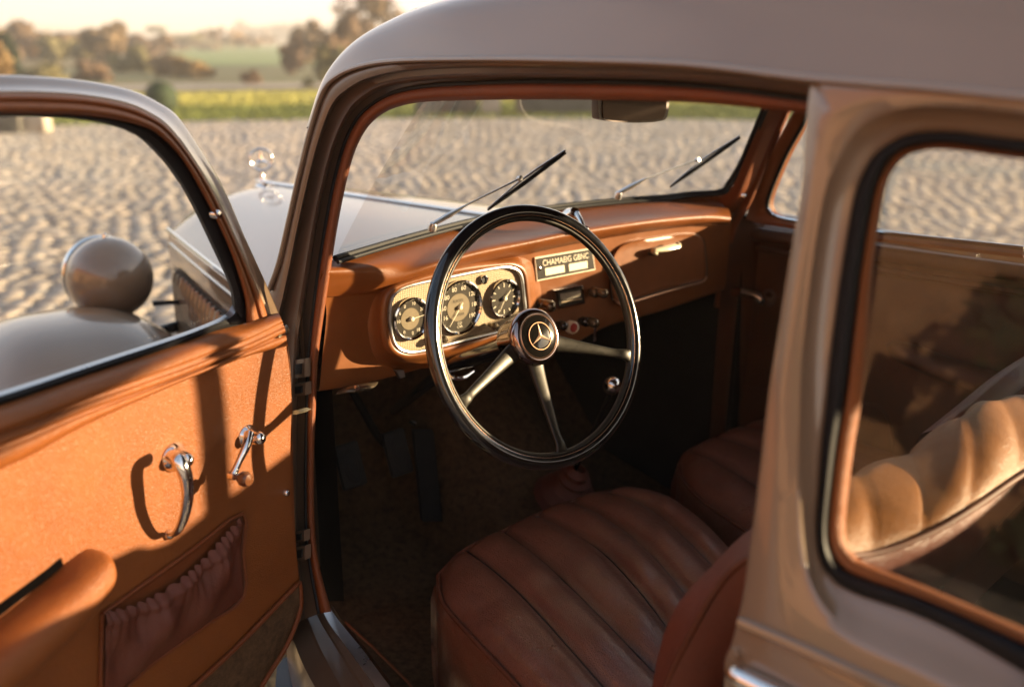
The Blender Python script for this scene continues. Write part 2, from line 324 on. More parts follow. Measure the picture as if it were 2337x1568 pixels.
Gg = [(2700, 400), (2337, 364), (2163, 342), (2100, 346), (2062, 362), (2032, 400), (2015, 460), (1993, 610), (1980, 790), (1970, 890), (1950, 1010), (1937, 1110), (1929, 1195), (1933, 1236), (1950, 1264), (1985, 1288), (2170, 1362), (2700, 1590)]
b = MB()
b.loft([S(O, .05), S(O, .004), S(mix(O, Rr, .04), -.002), S(mix(O, Rr, .5), -.003), S(mix(O, Rr, .92), -.001), S(Rr, .003), S(mix(Rr, Ss, .4), .020), S(mix(Rr, Ss, .8), .026), S(Ss, .030), S(Ss, .05)], PAINT, k=6)
RD = b.build('rear_door', PAINT, CAR, sharp=60)
b = MB(); b.loft([S(Ss, .034), S(mix(Ss, Ll, .15), .024), S(mix(Ss, Ll, .6), .022), S(mix(Ss, Ll, .9), .028), S(Ll, .040)], RUBBER, k=6); b.build('window_seal', RUBBER, RD, sharp=60)
b = MB(); b.loft([S(Ll, .040), S(mix(Ll, Gg, .2), .034), S(mix(Ll, Gg, .7), .040), S(Gg, .052), S(Gg, .10)], TAN, k=6); b.build('inner_window_frame', TAN, RD, label='orange tan leather inner window frame', sharp=60)
g = S(Gg, .045); gc = g.mean(0); gg = crom(g, 4); MB().add(gg, [list(range(len(gg)))], GLASS).build('window_glass', GLASS, RD)
# lower body beyond the frame of the photograph, tail and far side
low = S(O[14:], 0)
b = MB()
P0 = S([(1655, 1535), (1720, 1700), (2100, 1900), (2700, 2150)], 0); b.loft([P0, np.array([[.755, p[1], .45] for p in P0])], PAINT, k=3)
b.box((.75, -1.2, .35), (.78, .25, 1.05), PAINT, .01); b.box((.80, -1.2, 1.05), (.84, -.12, 1.46), PAINT, .01)
b.box((.75, -1.7, .35), (2.0, -1.6, 1.25), PAINT, .03)
b.build('rear_body', PAINT, CAR)
# chrome belt trim and hinge on the rear door
b = MB(); b.tube(S([(1688, 1418), (1790, 1462), (1950, 1535), (2200, 1655)], -.006), .0055, PAINT, seg=8); b.build('belt_moulding', PAINT, RD)
b = MB(); b.tube(S([(1664, 1532), (1690, 1545), (1800, 1600), (1900, 1650)], -.012), [.006, .011, .011, .008], CHROME, seg=12); b.build('door_handle', CHROME, RD)
b = MB(); b.lathe([(0, -.008), (.005, -.007), (.006, 0), (.006, .004)], on(1685, 1484, S0), (1, 0, 0), PAINT, 12); b.build('bump_stop', PAINT, RD)

# ---- windscreen
WB = [(765, 590), (900, 550), (1000, 523), (1090, 501), (1200, 482), (1300, 468), (1420, 456), (1520, 449), (1600, 445), (1640, 439)]
wb = pts(WB, ('Z', 1.157)); wb[-1] = on(1640, 439, ('Y', 1.425)); wb[-2] = (wb[-1] * .5 + wb[-3] * .5) + [0, .012, 0]
wt = wb + np.array([0, -.19, .335]); wt[:, 0] = cx + (wb[:, 0] - cx) * .93; wt[:, 2] -= .07 * np.clip(np.abs(wb[:, 0] - cx) / .53, 0, 1.05) ** 9
wl = wb[0].copy()
MB().loft([wb + [0, .01, -.01], (wb + wt) / 2 + [0, .008, 0], wt], GLASS, k=4, kc=2).build('windscreen', GLASS, CAR, sharp=180)
seal = np.vstack([wb[:-1], pts([(1642, 437), (1662, 418), (1690, 372), (1716, 312), (1744, 245), (1768, 190)], ('W', .0))])
b = MB(); b.tube(seal, .0055, RUBBER, seg=8, k=5); b.tube(seal + [0, -.008, -.005], .0035, RUBBER, seg=8, k=5); b.build('windscreen_seal', RUBBER, CAR)
wh = wt.copy(); wh[:, 0] = cx + (wb[:, 0] - cx) * .80; wh[:, 2] += .035 * np.clip(np.abs(wb[:, 0] - cx) / .53, 0, 1) ** 4; wt0 = wt; wt = wh
b = MB(); b.loft([wt + [0, .02, -.02], wt + [0, -.02, -.02], wt + [0, -.045, .0]], TAND, k=3); b.build('windscreen_header', TAND, CAR); wt = wt0
# wipers on the outside of the glass
def wiper(base, arm, joint, bl, first):
    e = MB(); W = lambda q, o=.03: on(q[0], q[1], ('W', o))
    e.lathe([(0, .006), (.006, .005), (.008, 0), (.008, -.01)], W(base, .03) + [0, 0, -.002], (0, -.3, 1), ALU, 12)
    e.tube([W(base), W(((base[0] + arm[0]) / 2, (base[1] + arm[1]) / 2)), W(arm)], [.007, .0085, .0035], ALU, seg=8, sq=.6)
    e.tube([W(arm), W(joint)], .0018, ALU, seg=6); e.lathe([(0, .005), (.005, .004), (.005, -.004)], W(joint), (0, -1, .3), ALU, 10)
    o = e.build('wiper', ALU, CAR, label=first)
    f = MB(); a, c = W(bl[0], .022), W(bl[1], .022); m = (a + c) / 2
    f.tube([a, a * .75 + c * .25, m, a * .25 + c * .75, c], [.0025, .0045, .005, .005, .004], RUBBER, seg=6, k=3, sq=.8)
    f.tube([a + [0, 0, .003], m + [0, .002, .008], c + [0, 0, .004]], [.0012, .0022, .0022], ALU, seg=6, k=4); f.build('wiper_blade', RUBBER, o)
wiper((988, 512), (1062, 470), (1186, 408), ((1113, 480), (1290, 349)), 'windscreen wiper just past the steering wheel rim')
wiper((1412, 441), (1472, 409), (1592, 365), ((1530, 427), (1688, 315)), 'windscreen wiper on the passenger side')

# ---- rear view mirror
b = MB(); mo = [(1366, 215), (1366, 262), (1376, 275), (1445, 281), (1508, 277), (1524, 262), (1527, 215), (1520, 196), (1374, 194)]
q = pts(mo, ('Y', 1.19)); q = crom(np.vstack([q, q[:1]]), 4)[:-1]
b.prism(q, (0, .018, 0), MIRB, .004); b.tube([q.mean(0) + [0, .015, .01], q.mean(0) + [0, .06, .04], q.mean(0) + [.01, .09, .10]], .005, CHROME)
mr = b.build('rear_view_mirror', MIRB, CAR)
q2 = q.mean(0) + (q - q.mean(0)) * .90 + [0, -.002, 0]
DM = mat('dim_mirror', (.05, .035, .028), .12, metal=1); MB().add(q2, [list(range(len(q2)))], DM).build('mirror_glass', DM, mr)

# ---- far side of the cabin: A pillar, door, rear door, glass
b = MB()
pa = [[(1640, 452, ('X', 1.86)), (1672, 425, ('X', 1.86)), (1697, 370, ('X', 1.855)), (1722, 312, ('X', 1.85)), (1750, 250, ('X', 1.845)), (1778, 180, ('X', 1.84))],
      [(1655, 475, ('X', 1.875)), (1688, 440, ('X', 1.875)), (1712, 385, ('X', 1.87)), (1740, 318, ('X', 1.865)), (1768, 250, ('X', 1.86)), (1800, 180, ('X', 1.85))],
      [(1668, 500, ('X', 1.91)), (1702, 455, ('X', 1.91)), (1730, 390, ('X', 1.90)), (1758, 322, ('X', 1.89)), (1788, 252, ('X', 1.88)), (1818, 180, ('X', 1.87))]]
b.loft([pts(c, None) for c in pa], TAND, k=5, kc=4); fp = b.build('windscreen_pillar', TAND, CAR, sharp=180)
b = MB(); b.tube(pts([(1640, 700), (1655, 600), (1672, 520), (1706, 458), (1734, 392), (1762, 324), (1792, 254), (1822, 180)], ('X', 1.915)), .011, TAND, seg=10); b.build('door_windlace', TAND, fp)
b = MB(); b.loft([pts([(1664, 500), (1655, 600), (1640, 720), (1620, 1000)], ('X', 1.90)), pts([(1690, 497), (1680, 600), (1665, 720), (1640, 1000)], ('X', 1.93)), pts([(1725, 512), (1712, 600), (1700, 720), (1670, 1000)], ('X', 1.965)), pts([(1745, 512), (1735, 600), (1722, 720), (1690, 1000)], ('X', 1.992))], DPAN, k=5, kc=3); b.box((2.0, 1.38, .3), (2.03, 1.72, 1.08), DPAN); b.build('kick_panel', DPAN, fp, sharp=180)
b = MB(); b.lathe([(0, .004), (.004, .003), (.006, 0)], on(1697, 447, ('X', 1.872)), (-1, -.2, .2), CHROME, 10); b.build('trim_screw', CHROME, fp)
WP = ('P', -.03)
win = [(1900, 165), (1872, 200), (1836, 272), (1795, 345), (1768, 405), (1750, 455), (1751, 480), (1768, 495), (1820, 508), (2010, 534), (2337, 570)]
wo = pts(win, WP); 
ou = pts([(1872, 150), (1850, 190), (1808, 262), (1768, 335), (1740, 400), (1712, 465), (1705, 492), (1712, 505), (1820, 524), (2010, 552), (2337, 590)], ('P', -.045))
b = MB(); b.loft([ou + [.03, 0, 0], ou, (ou + wo) / 2 + [-.008, 0, 0], wo, wo + [.03, 0, 0]], TAN, k=6); FD = b.build('passenger_door', TAND, CAR, sharp=70)
b = MB(); b.tube(wo + [.004, 0, 0], .0055, RUBBER, seg=8); b.build('window_seal', RUBBER, FD)
b = MB(); b.tube(pts(win[6:], ('P', -.037)) + [0, 0, .004], .0035, CHROME, seg=8); b.build('window_rim', CHROME, FD)
b = MB(); b.box((1.985, .30, .38), (2.02, 1.42, 1.075), DPAN, .008); b.build('door_panel', DPAN, FD)
b = MB(); b.tube([(1.975, 1.41, 1.055), (1.972, 1.1, 1.06), (1.97, .7, 1.07), (1.965, .32, 1.075)], .018, DPAN, seg=12); b.tube([(1.982, 1.41, 1.02), (1.98, 1.1, 1.022), (1.975, .7, 1.03), (1.97, .32, 1.035)], .008, DPAN, seg=8); b.build('door_top_roll', DPAN, FD)
b = MB(); c = on(1755, 680, ('X', 1.985))
b.lathe([(0, .036), (.012, .034), (.014, .022), (.02, .014), (.024, 0)], c, (-1, 0, 0), CHROME, 20); b.tube([c + [-.03, 0, 0], on(1725, 675, ('X', 1.95)), on(1692, 665, ('X', 1.945))], [.010, .0085, .008], ALU); b.build('window_crank', CHROME, FD)
b = MB(); b.lathe([(0, .03), (.010, .028), (.013, .018), (.009, .004), (.006, 0)], on(1690, 664, ('X', 1.95)), (-1, 0, 0), BROWNK, 16); b.build('crank_knob', BROWNK, FD)
b = MB(); b.tube([on(2040, 790, ('X', 1.965)), on(2075, 808, ('X', 1.94)), on(2180, 850, ('X', 1.935)), on(2300, 885, ('X', 1.94)), on(2337, 900, ('X', 1.965))], [.018, .032, .034, .033, .02], DPAN, seg=14, sq=.7); b.build('arm_rest', DPAN, FD)
fr = pts([(1690, 880), (1960, 920), (2010, 930), (2035, 990), (2000, 1040), (1700, 1010)], ('X', 1.982)); b = MB(); b.tube(np.vstack([fr, fr[:1]]), .003, DPAN, seg=6, k=3); b.build('map_pocket', DPAN, FD)
gl = wo[::-1]; gg = np.vstack([wo + [.01, 0, 0], [[2.0, .3, 1.10], [1.93, .3, 1.42]]]); MB().add(gg, [list(range(len(gg)))], GLASS).build('window_glass', GLASS, FD)
# far upper structure: rear quarter, rail and middle pillar shaped to shade the door
b = MB(); b.tube([(1.885, 1.34, 1.415), (1.90, 1.1, 1.43), (1.905, .6, 1.43), (1.905, 0, 1.43), (1.90, -1.2, 1.42)], .03, TAND, seg=10); b.box((1.925, -1.3, 1.345), (1.945, .95, 1.47), TAND, .008)
b.box((1.95, .262, 1.05), (1.99, .298, 1.46), TAND, .008); b.box((1.92, -1.3, 1.05), (1.99, -.55, 1.46), TAND, .01)
b.box((1.985, -1.6, .38), (2.02, .30, 1.10), DPAN, .006); b.box((2.03, -1.7, .35), (2.05, 1.45, 1.10), PAINT, .01); b.build('side_body', TAND, CAR)

# ---- dashboard
YD = 1.42
T0 = pts(WB, ('Z', 1.150)); T0[-1] = on(1648, 448, ('Y', 1.425)); T0[-2] = T0[-1] * .5 + T0[-3] * .5 + [0, .01, 0]
T1 = pts([(745, 603), (895, 562), (998, 535), (1090, 513), (1200, 495), (1300, 481), (1420, 469), (1520, 462), (1605, 458), (1660, 470)], ('Z', 1.146)); T1[-1] = on(1660, 470, ('Y', 1.42)); T1[-2] = T1[-1] * .5 + T1[-3] * .5 
T2 = pts([(755, 618), (890, 598), (998, 567), (1090, 543), (1200, 522), (1300, 506), (1420, 492), (1520, 483), (1610, 478), (1665, 482)], [('Z', 1.136)] * 9 + [('Y', 1.39)]); T2[0] = on(735, 620, ('Y', 1.39)); T2[-2] = on(1612, 479, ('Y', 1.41))
T3 = pts([(730, 640), (885, 632), (996, 597), (1090, 570), (1200, 548), (1300, 528), (1420, 510), (1520, 498), (1615, 492), (1668, 498)], [('Y', 1.398), ('Y', 1.384)] + [('Y', 1.372)] * 8)
T4 = pts([(732, 664), (872, 658), (996, 621), (1090, 596), (1200, 573), (1300, 552), (1420, 530), (1520, 517), (1615, 508), (1665, 508)], [('Y', 1.404), ('Y', 1.394)] + [('Y', 1.378)] * 8)
T5 = pts([(735, 678), (862, 668), (996, 632), (1090, 606), (1200, 582), (1300, 560), (1420, 538), (1520, 523), (1615, 513), (1663, 514)], ('Y', 1.408))
b = MB(); b.loft([T0, T1, T2, T3, T4, T5], DASHL, k=6, kc=5); DASH = b.build('dashboard', DASHL, CAR, sharp=180)
F0 = pts([(738, 668), (862, 664), (996, 628), (1090, 602), (1200, 578), (1300, 556), (1420, 534), (1520, 519), (1615, 509), (1670, 505)], ('Y', 1.412))
F1 = pts([(745, 720), (850, 740), (990, 720), (1090, 700), (1200, 672), (1300, 640), (1400, 615), (1515, 590), (1615, 566), (1665, 556)], ('Y', YD))
F2 = pts([(736, 810), (840, 812), (985, 780), (1085, 765), (1195, 745), (1300, 725), (1400, 690), (1512, 655), (1612, 625), (1660, 612)], ('Y', YD))
F3 = pts([(729, 884), (835, 868), (985, 828), (1085, 802), (1180, 790), (1290, 786), (1390, 738), (1508, 704), (1606, 672), (1655, 655)], ('Y', YD))
F4 = F3 + [0, .012, -.008]; F5 = F3 + [0, .06, -.002]; F6 = F3 + [0, .2, .03]
b = MB(); b.loft([F0, F1, F2, F3, F4, F5, F6], DASHP, k=6, kc=4); b.build('dash_fascia', DASHP, DASH, sharp=180)
# screen-opening crank on the roll
b = MB(); c = on(1303, 492, ('Y', 1.40)); b.lathe([(0, .02), (.010, .018), (.013, .006), (.016, 0), (.016, -.02)], c, (-.2, -.8, .5), CHROME, 16)
e = on(1334, 524, ('Y', 1.35)); b.tube([c + [0, -.015, .005], (c + e) / 2 + [0, -.008, .004], e], [.007, .0055, .0045], CHROME); b.lathe([(0, .009), (.006, .007), (.0065, -.004), (0, -.008)], e, (-.3, -1, .3), CHROME, 12); b.build('windscreen_crank', CHROME, DASH)

# instrument cluster
CL = [(888, 735), (890, 694), (903, 668), (938, 651), (1040, 629), (1130, 612), (1168, 611), (1189, 627), (1196, 672), (1199, 715), (1188, 742), (1158, 753), (1060, 778), (962, 802), (925, 803), (903, 790), (893, 765)]
def ringpts(o, y, grow=0.0):
    P = pts(o, ('Y', y)); c = P.mean(0)
    if grow:
        d = P - c; P = P + d / np.linalg.norm(d, axis=1)[:, None] * grow
    return crom(np.vstack([P, P[:1]]), 5)[:-1]
b = MB(); rr = [ringpts(CL, YD, .045), ringpts(CL, 1.412, .032), ringpts(CL, 1.392, .022), ringpts(CL, 1.378, .014), ringpts(CL, 1.375, .005), ringpts(CL, 1.384, .0005)]
b.grid(np.array([np.vstack([r_, r_[:1]]) for r_ in rr]), DASHP)
CLU = b.build('instrument_cluster', DASHP, CAR, sharp=180)
r_ = ringpts(CL, 1.378, -.001); MB().tube(np.vstack([r_, r_[:2]]), .0030, ALU, seg=8, k=1).build('chrome_bezel', ALU, CLU)
r_ = ringpts(CL, 1.383, 0); MB().add(r_, [list(range(len(r_)))], CREAM).build('dial_plate', CREAM, CLU)
UX, UZ, NY = np.array([1, 0, 0]), np.array([0, 0, 1.0]), np.array([0, -1.0, 0])
def disc(mb, c, r, m, n=40, lift=0.0, rz=None):
    a = np.linspace(0, 2 * np.pi, n, endpoint=False); rz = rz or r
    mb.add(c + NY * lift + r * np.cos(a)[:, None] * UX + rz * np.sin(a)[:, None] * UZ, [list(range(n))], m)
def polar(c, r, deg): return c + r * (math.sin(R(deg)) * UX + math.cos(R(deg)) * UZ)
def gauge(name, px, r, label):
    c = on(px[0], px[1], ('Y', 1.381)); g = MB()
    g.lathe([(r + .001, 0), (r + .004, .002), (r + .004, .006), (r + .001, .0075), (r - .001, .005), (r - .0015, .001)], c, NY, CHROME, 48)
    disc(g, c, r, DIAL, lift=.001); return c, g
def tick(g, c, r0, r1, deg, w_, m, lift=.0022):
    a, e = polar(c, r0, deg), polar(c, r1, deg); t = np.cross(e - a, NY); t = t / np.linalg.norm(t) * w_ / 2
    g.add(np.array([a - t, a + t, e + t, e - t]) + NY * lift, [[0, 1, 2, 3]], m)
def fin(g, c, r, name, label):
    o = g.build(name, DIAL, CLU, label=label, sharp=30); L_ = MB(); L_.lathe([(0, .0095), (r * .5, .009), (r * .9, .0065), (r, .005)], c, NY, LENSG, 32); L_.build('dial_glass', LENSG, o) if False else None
    return o
def needle(g, c, deg, l, w_=.0022):
    t = polar(c, l, deg); b_ = polar(c, -l * .25, deg); s_ = np.cross(t - b_, NY); s_ = s_ / np.linalg.norm(s_) * w_ / 2
    g.add(np.array([b_ - s_, b_ + s_, t + s_ * .4, t - s_ * .4]) + NY * .005, [[0, 1, 2, 3]], INK)
    g.lathe([(0, .0085), (.0035, .0075), (.0045, .003)], c, NY, PLATEL, 14)
c, g = gauge('speedometer', (1047, 701), .0465, ''); disc(g, c + [-.002, 0, 0], .0255, DIALC, lift=.0018)
for d, t in ((-18, '80'), (16, '60'), (55, '128'), (90, '180'), (125, '190'), (-52, '80'), (-85, '60'), (-115, '16')):
    g.text(t, polar(c, .0355, d), UX, UZ, .0115, INK, .0022)
for d in range(-140, 141, 10): tick(g, c, .0425, .0445, d, .0008, INK)
g.text('ELSCIES', c + [-.003, 0, .0125], UX, UZ, .0070, INKB, .0024); g.text('GREISER', c + [-.002, 0, -.0135], UX, UZ, .0070, INKB, .0024)
g.text('CO', c + [0, 0, -.030], UX, UZ, .0065, INK, .0022); g.text('CAR', c + [0, 0, -.0365], UX, UZ, .0065, INK, .0022)
needle(g, c, -142, .040); fin(g, c, .0465, 'speedometer', 'large round speedometer with its needle pointing down left')
c, g = gauge('clock', (1149, 681), .0335, '')
for d in range(0, 360, 30): tick(g, c, .0235 if d % 90 else .0215, .0295, d, .0018, INK)
needle(g, c, -150, .026, .0018); needle(g, c, 45, .0205, .0028); fin(g, c, .0335, 'clock', 'small round clock without figures')
c, g = gauge('pressure_gauge', (937, 727), .0345, ''); disc(g, c + [-.002, 0, 0], .0195, DIALC, lift=.0018)
for d, t in ((-28, '0'), (12, '10'), (-60, '6'), (-92, '10'), (-145, '0'), (175, '0'), (148, '18'), (60, '20')): g.text(t, polar(c, .0268, d), UX, UZ, .0085, INK, .0022)
for d in range(-150, 151, 15): tick(g, c, .0315, .033, d, .0007, INK)
needle(g, c, 84, .028); fin(g, c, .0345, 'pressure_gauge', 'small round gauge at the outer end of the dial plate')
for q in ((1116, 741), (1000, 770)):
    b = MB(); c = on(q[0], q[1], ('Y', 1.378)); b.lathe([(.004, 0), (.0035, .010), (.0065, .013), (.0075, .018), (.005, .023), (0, .024)], c, NY, KNOB, 16); b.build('push_knob', KNOB, CLU)
b = MB(); c = on(1103, 638, ('Y', 1.381)); b.lathe([(.0085, 0), (.0085, .004), (.0065, .005), (.0055, .002)], c, NY, CHROME, 20); disc(b, c, .0058, INKB, 20, .002); b.build('warning_lamp', CHROME, CLU)
b = MB(); b.text('MADE IN GERMANY', on(1060, 776, ('Y', 1.381)) + [0, 0, .004], (.985, 0, .02), UZ, .005, INKB, .001); b.build('maker_text', INKB, CLU)

# name plate
def quad(q, y): return pts(q, ('Y', y))
npq = quad([(1221, 588), (1352, 566), (1359, 616), (1226, 642)], YD - .010); b = MB()
b.prism(npq, (0, .006, 0), PLATEL, .0012); cc = npq.mean(0); ins = cc + (npq - cc) * [.965, 1, .90] + [0, -.0012, 0]; b.add(ins, [[0, 1, 2, 3]], PLATEK)
ux = (npq[1] - npq[0]); wd = np.linalg.norm(ux); ux /= wd; uz = npq[0] - npq[3]; hz = np.linalg.norm(uz); uz /= hz
b.text('CHAMAEIG GBNC', cc + uz * hz * .20, ux, uz, hz * .36, PLATEL, .0022, w=wd * .80)
for s_ in (-.205, .205): 
    o_ = cc + ux * wd * s_ - uz * hz * .17 + [0, -.0022, 0]; a_, c_ = ux * wd * .165, uz * hz * .155; b.add([o_ - a_ - c_, o_ + a_ - c_, o_ + a_ + c_, o_ - a_ + c_], [[0, 1, 2, 3]], PLATEL)
b.lathe([(0, .003), (.003, .002), (.0035, 0)], cc - ux * wd * .455 + [0, -.001, 0], NY, CHROME, 10); b.build('name_plate', PLATEK, CAR, label='black name plate with raised lettering and two ivory fields')
# radio and its knobs
rq = quad([(1266, 663), (1331, 652), (1335, 693), (1272, 706)], YD - .009); b = MB(); b.prism(rq, (0, .013, 0), CHROME, .003); cc = rq.mean(0)
fr = cc + (rq - cc) * [.86, 1, .80] + [0, -.0015, 0]; b.add(fr, [[0, 1, 2, 3]], DIAL)
ux = rq[1] - rq[0]; wd = np.linalg.norm(ux); ux /= wd; uz = rq[0] - rq[3]; hz = np.linalg.norm(uz); uz /= hz
for i in range(13):
    o_ = cc + ux * wd * (-.34 + i * .055) + uz * hz * .12 + [0, -.003, 0]; a_, c_ = ux * .0011, uz * hz * .17; b.add([o_ - a_ - c_, o_ + a_ - c_, o_ + a_ + c_, o_ - a_ + c_], [[0, 1, 2, 3]], INK)
o_ = cc - uz * hz * .16 + [0, -.003, 0]; a_, c_ = ux * wd * .36, uz * hz * .04; b.add([o_ - a_ - c_, o_ + a_ - c_, o_ + a_ + c_, o_ - a_ + c_], [[0, 1, 2, 3]], CREAM)
RAD = b.build('radio', CHROME, CAR)
def knob(q, y, r, m, par, name='radio_knob', l=.03, label=None):
    e = MB(); c = on(q[0], q[1], ('Y', y)); e.lathe([(r * .55, -l), (r * .5, -l * .45), (r * .95, -l * .35), (r, 0), (r * .8, .005), (r * .3, .008), (0, .0085)], c, NY, m, 22); return e.build(name, m, par, label=label)
knob((1239, 695), YD - .018, .0105, KNOB, RAD); knob((1258, 700), YD - .040, .0115, KNOB, RAD, l=.045)
knob((1360, 668), YD - .018, .0115, KNOB, RAD); knob((1379, 670), YD - .036, .0105, KNOB, RAD, l=.045)
e = knob((1309, 748), YD - .030, .0135, PLATEL, DASH, 'starter_button', .035, 'red button in an ivory ring'); 
b = MB(); c = on(1309, 748, ('Y', YD - .0395)); b.lathe([(.0095, 0), (.0092, .002), (0, .003)], c, NY, REDB, 20); b.build('button_face', REDB, DASH) 
knob((1287, 744), YD - .022, .010, BLACK, DASH, 'pull_knob'); knob((1338, 735), YD - .020, .0105, BLACK, DASH, 'pull_knob')
k_ = knob((1358, 738), YD - .040, .0105, KNOB, DASH, 'ignition_knob', .05)
c = on(1358, 742, ('Y', YD - .042)); MB().box(c + [-.004, -.001, -.035], c + [.004, .001, -.004], CHROME, .0008).build('ignition_key', CHROME, k_)
# glove box
gb = [(1393, 610), (1396, 590), (1410, 566), (1440, 551), (1500, 540), (1570, 533), (1594, 536), (1606, 553), (1610, 590), (1612, 625), (1604, 640), (1560, 651), (1500, 667), (1430, 688), (1408, 690), (1396, 672)]
def ring2(grow, y): return ringpts(gb, y, grow)
b = MB(); a_ = [ring2(.001, YD - .001), ring2(-.001, YD - .010), ring2(-.006, YD - .013), ring2(-.012, YD - .012), ring2(-.03, YD - .012)]
b.grid(np.array([np.vstack([q, q[:1]]) for q in a_]), DASHP); b.add(a_[-1], [list(range(len(a_[-1])))], DASHP); GLV = b.build('glove_box', DASHP, CAR, sharp=50)
q = ring2(.0015, YD - .001); MB().tube(np.vstack([q, q[:2]]), .0022, INKB, seg=6, k=1).build('lid_gap', INKB, GLV)
b = MB(); lr = pts([(1400, 682), (1412, 692), (1440, 690), (1500, 672), (1560, 655), (1602, 643), (1612, 632)], ('Y', YD - .010)); b.tube(lr, .0026, COPPER, seg=8); b.build('lid_trim', COPPER, GLV)
b = MB(); c = on(1482, 577, ('Y', YD - .012)); h1, h2, h3 = on(1492, 573, ('Y', YD - .032)), on(1520, 568, ('Y', YD - .036)), on(1546, 562, ('Y', YD - .034))
b.lathe([(.006, 0), (.005, .02)], c, NY, KNOB, 12); b.tube([c + [0, -.02, 0], h1, h2, h3], [.005, .0065, .0085, .0085], IVORY, seg=12, sq=.7); b.lathe([(0, .008), (.006, .006), (.0085, 0)], h3, (1, 0, .15), IVORY, 12); b.build('handle', IVORY, GLV)

# ---- under the dash
b = MB(); b.tube([on(768, 898, ('Y', 1.40)), on(790, 890, ('Y', 1.39)), on(815, 886, ('Y', 1.385)), on(840, 880, ('Y', 1.39)), on(857, 872, ('Y', 1.40))], [.006, .014, .016, .014, .006], KNOB, seg=14, sq=.35)
b.lathe([(0, .006), (.004, .005), (.005, 0)], on(813, 884, ('Y', 1.372)), NY, CHROME, 10); b.build('bonnet_release', KNOB, CAR)
b = MB(); b.tube([on(1022, 850, ('Y', 1.38)), on(1035, 862, ('Y', 1.37)), on(1058, 862, ('Y', 1.37)), on(1080, 848, ('Y', 1.38))], [.003, .005, .005, .003], CHROME, seg=8); b.build('hand_brake_grip', CHROME, CAR)
b = MB(); b.prism(pts([(903, 846), (922, 846), (925, 860), (914, 864)], ('Y', 1.40)), (0, .01, 0), ALU, .001); b.build('dash_bracket', ALU, CAR)
# steering column, stalk, wheel
WC = np.array([1.043, 1.138, 1.041]); WNn = np.array([-.05, -.939, .34]); WNn /= np.linalg.norm(WNn)
Wu = np.cross(WNn, [0, 0, 1]); Wu /= np.linalg.norm(Wu); Wv = np.cross(Wu, WNn)
if Wv[2] < 0: Wv = -Wv
if Wu[0] < 0: Wu = -Wu
b = MB(); b.tube([WC - WNn * .05, on(1165, 792, ('Y', 1.20)), on(1088, 815, ('Y', 1.30)), on(1022, 842, ('Y', 1.40)), on(900, 935, ('Y', 1.75))], [.018, .018, .015, .013, .013], BLACK, seg=20); b.build('steering_column', BLACK, CAR)
SW = empty('steering_wheel', WC, CAR)
def wring(mb, Rm, ru, rn, m, off=0.0, seg=96, ms=14):
    a = np.linspace(0, 2 * np.pi, seg, endpoint=False); t = np.linspace(0, 2 * np.pi, ms, endpoint=False); G = []
    for x in a:
        d = math.cos(x) * Wu + math.sin(x) * Wv
        G.append([WC + WNn * off + d * (Rm + ru * math.cos(y)) + WNn * rn * math.sin(y) for y in t])
    mb.grid(np.array(G), m, cu=True, cv=True)
b = MB(); wring(b, .2035, .0120, .0115, BLACK); b.build('rim', BLACK, SW, sharp=180)
b = MB(); wring(b, .1918, .0040, .0058, BRONZE, .0005); b.build('inner_rim', BRONZE, SW, sharp=180)
b = MB(); wring(b, .1962, .0005, .0005, COPPER, .0086, ms=8); b.build('rim_pinstripe', COPPER, SW, sharp=180)
def spoke(deg, th_=.84):
    e = MB(); d = math.cos(R(deg)) * Wu + math.sin(R(deg)) * Wv; s_ = -math.sin(R(deg)) * Wu + math.cos(R(deg)) * Wv; G = []
    for r_, w_, off, th in ((.030, .020, -.026, .007), (.050, .0175, -.026, .007), (.08, .0145, -.021, .0062), (.12, .0115, -.013, .0056), (.16, .0095, -.005, .005), (.175, .0105, .001, .005), (.187, .014, .001, .0055), (.195, .024, 0, .004)):
        G.append([WC + d * r_ + s_ * w_ * th_ * math.cos(t) * (1 if abs(math.cos(t)) > .3 else 1) + WNn * (off + th * np.sign(math.sin(t)) * abs(math.sin(t)) ** .6) for t in np.linspace(0, 2 * np.pi, 16, endpoint=False)])
    G = np.array(G); G = np.array([crom(G[:, j], 4) for j in range(16)]).transpose(1, 0, 2); e.grid(G, BRONZE, cv=True); e.build('spoke', BRONZE, SW, sharp=180)
for dg in (-20.5, -92.5, -157.5): spoke(180 - dg if False else -180 - dg if False else dg)
b = MB(); hc = WC - WNn * .036
b.lathe([(.034, -.04), (.040, -.02), (.044, .004), (.0465, .012), (.0475, .019), (.0460, .026), (.0420, .0305), (.0385, .0315), (.0355, .031)], hc, WNn, HUBM, 56)
b.lathe([(.0360, .0305), (.0362, .0318), (.0350, .0324), (.0345, .0315)], hc, WNn, COPPER, 56); b.build('hub', HUBM, SW, sharp=60)
b = MB(); b.lathe([(.0350, .0312), (.030, .0330), (.018, .0350), (0, .0358)], hc, WNn, BLACKM, 48); HC = b.build('horn_button', BLACKM, SW, sharp=180)
b = MB(); ec = hc + WNn * .0362
G = [[ec + (math.cos(x) * Wu + math.sin(x) * Wv) * (.0222 + .0008 * math.cos(y)) + WNn * (-.0012 + .0009 * math.sin(y)) for y in np.linspace(0, 2 * np.pi, 6, endpoint=False)] for x in np.linspace(0, 2 * np.pi, 64, endpoint=False)]
b.grid(np.array(G), COPPER, cu=True, cv=True)
